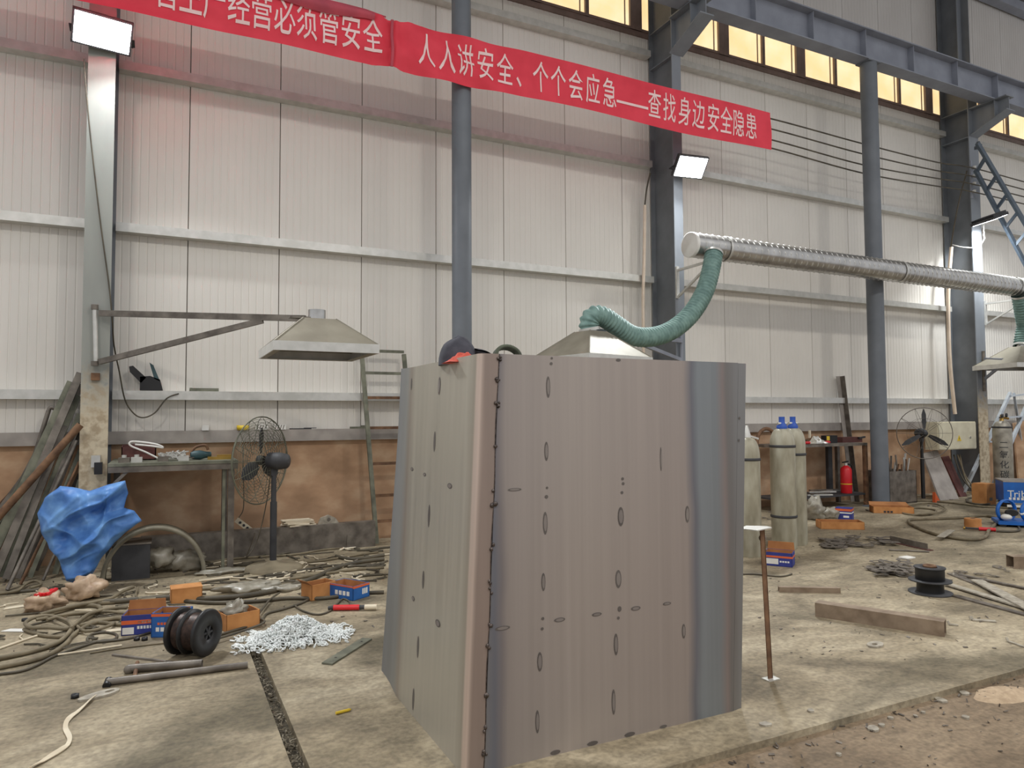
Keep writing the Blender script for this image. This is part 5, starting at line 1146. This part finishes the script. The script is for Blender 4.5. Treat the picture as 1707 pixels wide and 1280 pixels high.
MB().prism([tc_+Vector(q) for q in ((.0, -.0035, .035), (-.012, -.0035, -.0), (.004, -.0035, -.0), (-.006, -.0035, -.032), (.016, -.0035, .01), (.002, -.0035, .01))], (0, -.001, 0)).build('lightning_mark', M_BLACK, dr)
lk = oy(1617, 729, yc-.02); MB().lathe([(.02, 0), (.02, .012)], lk, 12, (0, -1, 0)).build('lock', M_GALV, dr); MB().bar(lk+Vector((0, -.014, -.02)), lk+Vector((0, -.014, .02)), .008).build('key', M_DKGREY, dr)
def lean_plate(px, ya_, yb_, th, m, label, name='steel_plate'):
    q = [oy(u, v, ya_ if i < 2 else yb_) for i, (u, v) in enumerate(px)]
    for k in (2, 3): q[k] = Vector((q[k].x, q[k].y, .004))
    return tag(MB().prism(q, (0, th, 0)).build(name, m), label, 'steel plate')
lean_plate([(1538, 756), (1563, 750), (1598, 812), (1567, 812)], 8.55, 8.12, .03, M_LEDGE, 'grey steel plate leaning under the switch cabinet')
lean_plate([(1570, 762), (1582, 760), (1612, 815), (1601, 815)], 8.7, 8.3, .03, M_BROWNRED, 'narrow maroon plate leaning under the switch cabinet')
pb_ = Vector((oy(1506, 820, 8.15).x, 8.15, 0)); hb = oy(1506, 785, 8.15).z; t = thing('scrap_bin', 'dark steel bin of offcuts beside the second fan', 'bin', pb_)
for lo, hi in (((-.36, 0, 0), (.36, .012, hb)), ((-.36, .45, 0), (.36, .462, hb)), ((-.36, 0, 0), (-.348, .46, hb)), ((.348, 0, 0), (.36, .46, hb)), ((-.35, 0, .01), (.35, .46, .02))): MB().box(pb_+Vector(lo), pb_+Vector(hi)).build('side', M_STEEL, t)
rr = random.Random(5)
for i in range(12):
    q = pb_+Vector((rr.uniform(-.3, .3), rr.uniform(.08, .4), .05)); d = Vector((rr.uniform(-.25, .25), rr.uniform(-.06, .06), hb+rr.uniform(.02, .25)))
    tag(MB().bar(q, q+d, .03, .014).build('bin_offcut', (M_STEEL, M_GALV, M_RUST)[i % 3]), 'thin strip sticking out of the scrap bin', 'offcut', 'strips in the scrap bin')
q = Vector((oy(1562, 818, 8.0).x, 8.0, 0)); t = thing('red_wedge', 'small red wedge lying below the leaning grey plate', 'wedge', q); MB().prism([q+Vector(k) for k in ((-.06, 0, 0), (.09, 0, 0), (-.05, 0, .18))], (0, .05, 0)).build('wedge', M_ORANGE, t)
for i, (u0, u1) in enumerate(((1590, 1632), (1596, 1640), (1600, 1628))):
    a, b = oy(u0, 758, 8.55), Vector((oy(u1, 818, 8.05).x, 8.05, .012)); wire([a, a.lerp(b, .4)+Vector((-.05, 0, -.12)), a.lerp(b, .8)+Vector((0, 0, -.06)), b], .014, ('dark', 'middle', 'outer')[i]+' cable dropping from below the switch cabinet to the floor', M_CABLE if i else M_CABLED)
# flat wooden boards leaning beyond the column
lean_plate([(1690, 705), (1722, 700), (1745, 830), (1700, 830)], 8.85, 8.6, .03, M_DADO, 'brown board leaning behind the step ladder', 'brown_board')

# welder, wire feeder, cases
wp = fl(1674, 848); wx = wp.x; wy = wp.y; zwt = oy(1676, 803, wy).z
t = thing('welding_machine', 'bright blue welding machine at the right edge', 'welder', (wx, wy, 0)); wroot = t
zb_ = .10
MB().box((wx, wy, zb_), (wx+.75, wy+.6, zwt)).build('body', M_WBLUE, t); MB().box((wx-.005, wy-.005, zwt), (wx+.755, wy+.605, zwt+.02)).build('lid', M_LEDGE, t)
for x in (wx+.08, wx+.62): MB().cyl((x, wy+.05, .06), (x, wy+.55, .06), .06, n=14).build('wheel', M_BLACK, t)
bw = oy(1682, 822, wy-.003); px_ = (bw-C0).dot(fw)/F; xo = wx+.05; bw.x = wx+.02; zt2 = oy(1682, 821, wy).z
for ch, w_, adv in (('T', 1.0, .085), ('r', 1.0, .06), ('i', 1.0, .04), ('b', 1.0, .085), ('o', 1.0, .08)):
    mb = MB(); glyph_to(mb, ch, lambda x, y: Vector((xo+(x+.5)*.155, wy-.003, zt2+(y+.0)*.155))).build('letter', M_WHITE, t); xo += adv*1.0
zt3 = oy(1690, 829, wy).z
for i in range(7): MB().box((bw.x+.05+i*.055, wy-.003, zt3-.02), (bw.x+.05+i*.055+.035, wy-.001, zt3+.02)).build('small_print', M_WHITE, t)
MB().bar((bw.x+.02, wy-.004, zt3-.12), (wx+.7, wy-.004, zt3-.12), .006, .04).build('white_stripe', M_WHITE, t)
wroot.rotation_euler = (0, 0, radians(-50))
fp = fl(1683, 878); t = thing('wire_feeder', 'small blue wire feeder with round guards before the welding machine', 'wire feeder', fp)
MB().box(fp+Vector((-.10, -.05, .04)), fp+Vector((.40, .28, .09))).build('tray', M_WBLUE, t)
for dx in (.0, .20): MB().tube([fp+Vector((dx+.0, .12+.0*i, 0))+Vector((.16*cos(2*pi*i/20)*.55, .16*cos(2*pi*i/20)*.5, .24+.17*sin(2*pi*i/20))) for i in range(20)], .018, 8, closed=True).build('guard_ring', M_WBLUE, t)
MB().lathe([(.05, -.04), (.06, 0), (.05, .04)], fp+Vector((.03, .05, .22)), 14, (0, 1, 0)).build('drive_motor', M_BLACK, t); MB().ball(fp+Vector((-.02, .02, .15)), .05, 12, 8).build('pressure_knob', M_WHITE, t); MB().cyl(fp+Vector((.10, .05, .20)), fp+Vector((.22, .05, .25)), .03, n=12).build('feed_roll', M_GALV, t)
for dx in (-.06, .34): MB().cyl(fp+Vector((dx, -.04, .03)), fp+Vector((dx, .26, .03)), .03, n=12).build('wheel', M_BLACK, t)
t.rotation_euler = (0, 0, radians(-50)); t.scale = (1.4, 1.4, .85)
p = fl(1653, 841); t = thing('orange_case', 'upright orange case beside the welding machine', 'case', p); hh = oy(1653, 808, p.y).z
MB().box(p+Vector((-.13, 0, 0)), p+Vector((.13, .25, hh)), None).build('body', M_CARD, t); MB().box(p+Vector((-.12, .0, hh)), p+Vector((.12, .24, hh+.02))).build('lid', M_CARD, t); MB().box(p+Vector((-.06, -.003, hh*.2)), p+Vector((.03, 0, hh*.35))).build('mark', M_STEEL, t)
p = fl(1622, 880); t = thing('orange_drum', 'small ribbed orange spool standing on the right floor', 'spool', p); hh = oy(1622, 864, p.y).z
MB().lathe([(.10, 0), (.105, .01), (.10, .02), (.105, .06), (.10, .08), (.105, hh-.01), (.10, hh)], p, 20).build('drum', M_CARD, t); MB().lathe([(.001, 0), (.03, .003)], p+Vector((0, 0, hh)), 12, None, False).build('hole', M_DKGREY, t)
carton(fl(1486, 854), (.58, .28, .10), VW-.25, M_CARD, 'flat torn carton lying at the foot of the round post', flaps=(None, 1.2, 1.1, None), prints=txt('f', .25, .5, .1, .4, 3, M_DKGREY))
carton(fl(1400, 880), (.56, .26, .10), VW-.15, M_CARD, 'low wide orange-brown carton lid behind the cylinders', flaps=(None, None, None, None))
carton(fl(1408, 866)+Vector((0, 0, .0)), (.22, .2, .17), VW-.6, M_NAVY, 'navy and white carton standing behind the low carton', closed=True, prints=[('f', 0, 1, .6, .7, M_WHITE), ('r', 0, 1, .6, .7, M_WHITE), ('f', 0, 1, .8, 1, M_ORANGE), ('r', 0, 1, .8, 1, M_ORANGE), ('f', .5, .85, .25, .42, M_WHITE)])
bag(1358, 866, .17, (.85, .8, 1.0), M_BAG, 'upright pale bag leaning by the cylinders', 31); bag(1384, 866, .14, (1.2, .8, .7), M_BAG, 'grey crumpled bag between the upright bag and the navy carton', 35)
a, b = fl(1359, 875), fl(1410, 880); tag(MB().bar(a+Vector((0, -.03, .012)), b+Vector((0, -.05, .012)), .04, .022).build('wood_strip', M_PALE), 'pale wooden strip before the low carton', 'strip')

# hoses on the right
for px, r, lb, m, lift in (
    ([(1673, 867), (1661, 875), (1648, 887), (1645, 895), (1636, 900), (1619, 902), (1588, 899), (1556, 892), (1530, 882), (1515, 873), (1520, 868), (1556, 867), (1603, 865), (1642, 862), (1670, 868)], .020, 'tan hose in a long flat loop on the right floor', M_CABLE, 0),
    ([(1612, 838), (1614, 832), (1640, 830), (1660, 830)], .016, 'dark cable behind the orange case', M_CABLED, 0),
    ([(1612, 838), (1630, 842), (1650, 841), (1668, 832)], .016, 'dark cable hanging round the front of the orange case', M_CABLED, 0),
    ([(1661, 887), (1685, 888), (1700, 884), (1690, 872), (1676, 866)], .014, 'dark cable from the red torch to the wire feeder', M_CABLED, 0),
    ([(1490, 838), (1540, 836), (1590, 840), (1640, 846), (1680, 848)], .016, 'dusty cable running to the welding machine', M_CABLE, 0),
    ([(1500, 850), (1530, 848), (1560, 852), (1545, 860), (1510, 858), (1500, 852)], .014, 'dusty cable coil behind the long hose loop', M_CABLE, 0),
    ([(1510, 846), (1550, 842), (1575, 850), (1565, 858), (1520, 862)], .014, 'second dusty cable coil behind the long hose loop', M_CABLE, .02),
    ([(1200, 962), (1250, 958), (1300, 962), (1320, 958)], .008, 'thin dark cord behind the angle post', M_CABLED, 0)): hose(px, r, lb, m, lift)
a, b = fl(1609, 883), fl(1660, 886); t = thing('welding_torch', 'red torch handle at the end of the hose on the right floor', 'torch', a); z = Vector((0, 0, .025)); MB().cyl(a.lerp(b, .45)+z, b+z, .024, n=12).build('grip', M_FIRERED, t); MB().cyl(a+z, a.lerp(b, .45)+z, .013, n=10).build('neck', M_DKGREY, t); MB().cyl(a+z-(b-a)*.06, a+z, .02, n=10).build('nozzle', M_BRASS, t)

# scrap offcuts
rr = random.Random(17); SP = []
for k in range(3):
    n = 9; out = [(rr.uniform(.6, 1.1)*cos(2*pi*i/n), rr.uniform(.5, 1.0)*sin(2*pi*i/n)) for i in range(n)]
    SP.append(out)
smesh = []
for out in SP:
    mb = MB(); n = len(out); inn = [(x*.5, y*.5) for x, y in out]
    for z in (0, .05): mb.v += [Vector((x, y, z+.06*x*y)) for x, y in out]+[Vector((x, y, z+.06*x*y)) for x, y in inn]
    for i in range(n):
        j = (i+1) % n
        for f in ((i, j, j+n, i+n), (i+2*n, j+2*n, j+3*n, i+3*n), (i, j, j+2*n, i+2*n), (i+n, j+n, j+3*n, i+3*n)): mb.f.append(f); mb.sm.append(False)
    smesh.append(mb)
protos = {}
def scrap(u, v, s, lb, grp, lift):
    k = rr.randrange(3); p = fl(u, v)
    if k not in protos:
        o = MB(); o.v = [Vector(q) for q in smesh[k].v]; o.f = list(smesh[k].f); o.sm = list(smesh[k].sm); o = o.build('steel_offcut', M_SCRAP); protos[k] = o
    else: o = protos[k].copy(); COL.objects.link(o)
    o.scale = (s*rr.uniform(1, 1.5), s, s*rr.uniform(.6, 1.2)); o.rotation_euler = (rr.uniform(-.08, .08), rr.uniform(-.08, .08), rr.uniform(0, 6.28)); o.location = p+Vector((0, 0, .012+lift)); tag(o, lb, 'offcut', grp)
for i in range(26): scrap(rr.uniform(1378, 1488), rr.uniform(899, 917), rr.uniform(.07, .12), 'thin curled offcut in the scatter behind the black drum, nearer the cylinders', 'offcuts near the cylinders', .006*(i % 4))
for i in range(30): scrap(min(1528, max(1452, rr.gauss(1490, 22))), rr.uniform(938, 962), rr.uniform(.06, .10), 'thin curled offcut in the heap beside the black drum', 'offcuts beside the drum', .008*(i % 5))
for i in range(9): scrap(rr.uniform(1590, 1680), rr.uniform(946, 965), rr.uniform(.03, .05), 'small offcut among the flat bars on the right floor', 'offcuts among the flat bars', 0)

# drum, flat bars, tubes
pd = fl(1551, 988); k_ = ((pd-C0).dot(fw))/F; R1 = 33*k_; hd = oy(1551, 950, pd.y).z*1.22
t = thing('empty_drum', 'dark green-black cable drum standing upright on the right floor', 'drum', pd)
MB().lathe([(.02, 0), (R1, 0), (R1, .012), (.02, .012)], pd, 36).build('flange', M_DKGREY, t); MB().lathe([(R1*.62, .012), (R1*.60, hd*.42), (R1*.66, hd*.46), (R1*.66, hd*.9)], pd, 32, None, False).build('barrel', M_BLACK, t)
MB().lathe([(R1*.58, hd*.44), (R1*.98, hd*.44), (R1*.98, hd*.48), (R1*.58, hd*.48)], pd, 36, None, False).build('flange', M_DKGREY, t)
MB().lathe([(R1*.30, hd*.9), (R1*.72, hd*.9), (R1*.72, hd*.94), (R1*.30, hd*.94), (R1*.30, hd*.6)], pd, 32, None, False).build('rim', M_DKGREY, t); MB().tube([pd+Vector((R1*.25*cos(2*pi*i/16), R1*.25*sin(2*pi*i/16), hd*.97)) for i in range(16)], .012, 6, closed=True).build('hub_ring', M_RUST, t)
for i, (a, b, w_, z, lb) in enumerate((((1585, 957), (1722, 1012), .07, .006, 'flat bar passing closest behind the black drum'), ((1578, 976), (1730, 1022), .08, .016, 'flat bar starting right beside the black drum'), ((1592, 994), (1740, 1034), .07, .006, 'nearest flat bar, right of the black drum'), ((1628, 972), (1745, 1036), .10, .03, 'wide pale flat bar lying across the others'), ((1600, 960), (1745, 990), .05, .012, 'farthest thin flat bar, right of the black drum'))):
    a, b = fl(*a), fl(*b); tag(MB().bar(a+Vector((0, 0, z)), b+Vector((0, 0, z)), w_, .012).build('flat_bar', M_SLUG if i % 2 else M_SCRAP), lb, 'flat bar', 'flat bars beside the drum')
def square_tube(a, b, s, label, m=M_RUST, tw=.006):
    d = (b-a).normalized(); sd = Vector((0, 0, 1)).cross(d).normalized(); t = tag(MB().build0(a, b, s, tw, sd, m), label, 'square tube'); return t
def build0(self, a, b, s, tw, sd, m):
    up_ = Vector((0, 0, 1)); o = [(-1, 0), (1, 0), (1, 2), (-1, 2)]; vs = []
    for c in (a, b):
        vs += [c+sd*(x*s/2)+up_*(y*s/2) for x, y in o]; k = 1-2*tw/s
        vs += [c+sd*(x*s/2*k)+up_*((y-1)*s/2*k+s/2) for x, y in o]
    f = []
    for i in range(4):
        j = (i+1) % 4; f += [(i, j, j+8, i+8), (i+4, j+4, j+12, i+12), (i, j, j+4, i+4), (i+8, j+8, j+12, i+12)]
    self.add(vs, f); return self.build('square_tube', m)
MB.build0 = build0
M_TUBE = mat('tube_brown', (150, 132, 112), (122, 104, 86), rough=.6, metal=.15, scale=9)
square_tube(fl(1362, 1025), fl(1576, 1059), .105, 'long brown square tube lying in front of the black drum', M_TUBE)
square_tube(fl(1684, 946), fl(1760, 946), .12, 'end of a brown square tube at the right edge', M_TUBE)
square_tube(fl(1298, 986), fl(1400, 988), .045, 'short thin square tube behind the angle post', M_TUBE)
a, b = fl(1489, 904), fl(1552, 918); t = thing('angle_offcut', 'short angle iron beyond the offcut heap', 'angle iron', a); MB().bar(a+Vector((0, 0, .005)), b+Vector((0, 0, .005)), .07, .008).build('leg_plate', M_BROWNRED, t); MB().bar(a+Vector((0, .04, .04)), b+Vector((0, .04, .04)), .008, .07).build('leg_plate', M_STEEL, t)
a, b = fl(1482, 918), fl(1549, 921); tag(MB().cyl(a+Vector((0, 0, .01)), b+Vector((0, 0, .01)), .010, n=8).build('thin_rod', M_STEEL), 'thin rod in front of the short angle iron', 'rod')
a, b = fl(1568, 902), fl(1586, 890); tag(MB().bar(a+Vector((0, 0, .05)), b+Vector((0, 0, .05)), .09, .008).build('flat_offcut', M_SLUG), 'small flat offcut lying over the long hose loop', 'offcut')
p = fl(1512, 930); tag(MB().box(p+Vector((-.07, -.05, 0)), p+Vector((.07, .05, .012))).build('white_card', M_WHITE), 'small white card beyond the offcut heap', 'card')
def lug(u, v, d, s, label, m=M_SLUG):
    p = fl(u, v); d = Vector(d).normalized(); nn = Vector((0, 0, 1)).cross(d); o = []; h = []
    for i in range(16): an = 2*pi*i/16; o.append(d*(s*cos(an))+nn*(s*.6*sin(an))); h.append(d*(-s*.1+s*.3*cos(an))+nn*(s*.22*sin(an)))
    u_ = Vector((0, 0, .012)); return tag(MB().add([p+q for q in o]+[p+q for q in h]+[p+q+u_ for q in o]+[p+q+u_ for q in h], [(i, (i+1) % 16, (i+1) % 16+16, i+16) for i in range(16)]+[(i+32, (i+1) % 16+32, (i+1) % 16+48, i+48) for i in range(16)]+[(i, (i+1) % 16, (i+1) % 16+32, i+32) for i in range(16)]+[(i+16, (i+1) % 16+16, (i+1) % 16+48, i+48) for i in range(16)]).build('lug_plate', m), label, 'lug')
lug(1459, 1076, (1, .25, 0), .075, 'lug plate with oval hole in front of the long square tube'); lug(1524, 1029, (1, 0, 0), .045, 'small notched lug behind the long square tube', M_SCRAP)
for i, (u0, v0, u1, v1, w_, lb) in enumerate(((1620, 1034, 1660, 1037, .04, 'small pale bracket strip right of the long square tube'), (1582, 1042, 1597, 1043, .02, 'tiny strip at the end of the long square tube'), (1680, 1070, 1712, 1081, .02, 'bent strip near the right edge of the slab'), (1590, 960, 1612, 963, .03, 'tiny dark strip by the drum'))):
    a, b = fl(u0, v0), fl(u1, v1); tag(MB().bar(a+Vector((0, 0, .006)), b+Vector((0, 0, .006)), w_, .008).bar(a+Vector((0, 0, .006)), a+Vector((0, .01, .03)), w_, .006).build('metal_strip', M_SLUG), lb, 'strip')
# slugs on the slab edge and the dirt
for i, (u, v, wpx, z, lb) in enumerate(((1276, 1209, 20, 0, 'rounded pale slug on the slab corner right of the box'), (1352, 1186, 13, 0, 'small square slug on the slab, right of the rounded slug'), (1455, 1216, 22, -.035, 'largest oval slug on the dirt below the slab edge'), (1470, 1210, 12, -.035, 'short pin touching the largest oval slug'), (1484, 1198, 10, -.035, 'flat slug just above the largest oval slug'), (1526, 1195, 8, -.035, 'small square nut left of its twin on the dirt'), (1539, 1189, 8, -.035, 'small square nut right of its twin on the dirt'), (1568, 1168, 22, -.035, 'bright torn metal flake below the slab edge'), (1608, 1157, 18, -.035, 'flat oval slug near the pale sawdust'), (1610, 1197, 14, -.035, 'thin sliver alone on the dirt at the right'), (1398, 1259, 10, -.035, 'small pin alone on the dirt near the bottom edge'), (1335, 1225, 11, -.035, 'small chip below the slab edge right of the box'), (1264, 1242, 12, -.035, 'orange chip below the slab edge by the box'), (1510, 1177, 8, -.035, 'small pin close under the slab edge'))):
    p = fl(u, v, z); s = wpx*((p-C0).dot(fw))/F/2; R = Rz(rr.uniform(0, 3)); n = 10
    ring = [R @ Vector((s*cos(2*pi*j/n)*(1+.2*rr.uniform(-1, 1)), s*.8*sin(2*pi*j/n)*(1+.2*rr.uniform(-1, 1)), 0)) for j in range(n)]
    tag(MB().prism([p+q for q in ring], (0, 0, .010)).build('metal_slug', M_ORANGE if 'orange' in lb else M_SLUG), lb, 'slug', 'slugs by the slab edge')
p = fl(1672, 1158, -.035); tag(MB().grid(lambda a, b: p+Vector(((a-.5)*.5, (b-.5)*.26, -.012+.034*max(0, 1-((a-.5)**2+(b-.5)**2)*4)*(1+.9*nz3(a*6, b*6, 4)))), 20, 12).build('sawdust', mat('sawdust_tan', (186, 164, 136), (164, 142, 116), rough=.95, scale=30)), 'pale sawdust spilled on the dirt at the slab edge', 'sawdust', None, 'stuff')
# bolt holder magnet on the column A
p = oy(162, 775, 8.395); t = thing('column_clamp', 'small black clamp hanging on the dusty column', 'clamp', p)
MB().box(p+Vector((-.05, -.06, -.02)), p+Vector((.03, -.001, .10))).build('jaw', M_GALV, t); MB().box(p+Vector((-.02, -.09, -.09)), p+Vector((.05, -.02, .03))).build('body', M_BLACK, t)
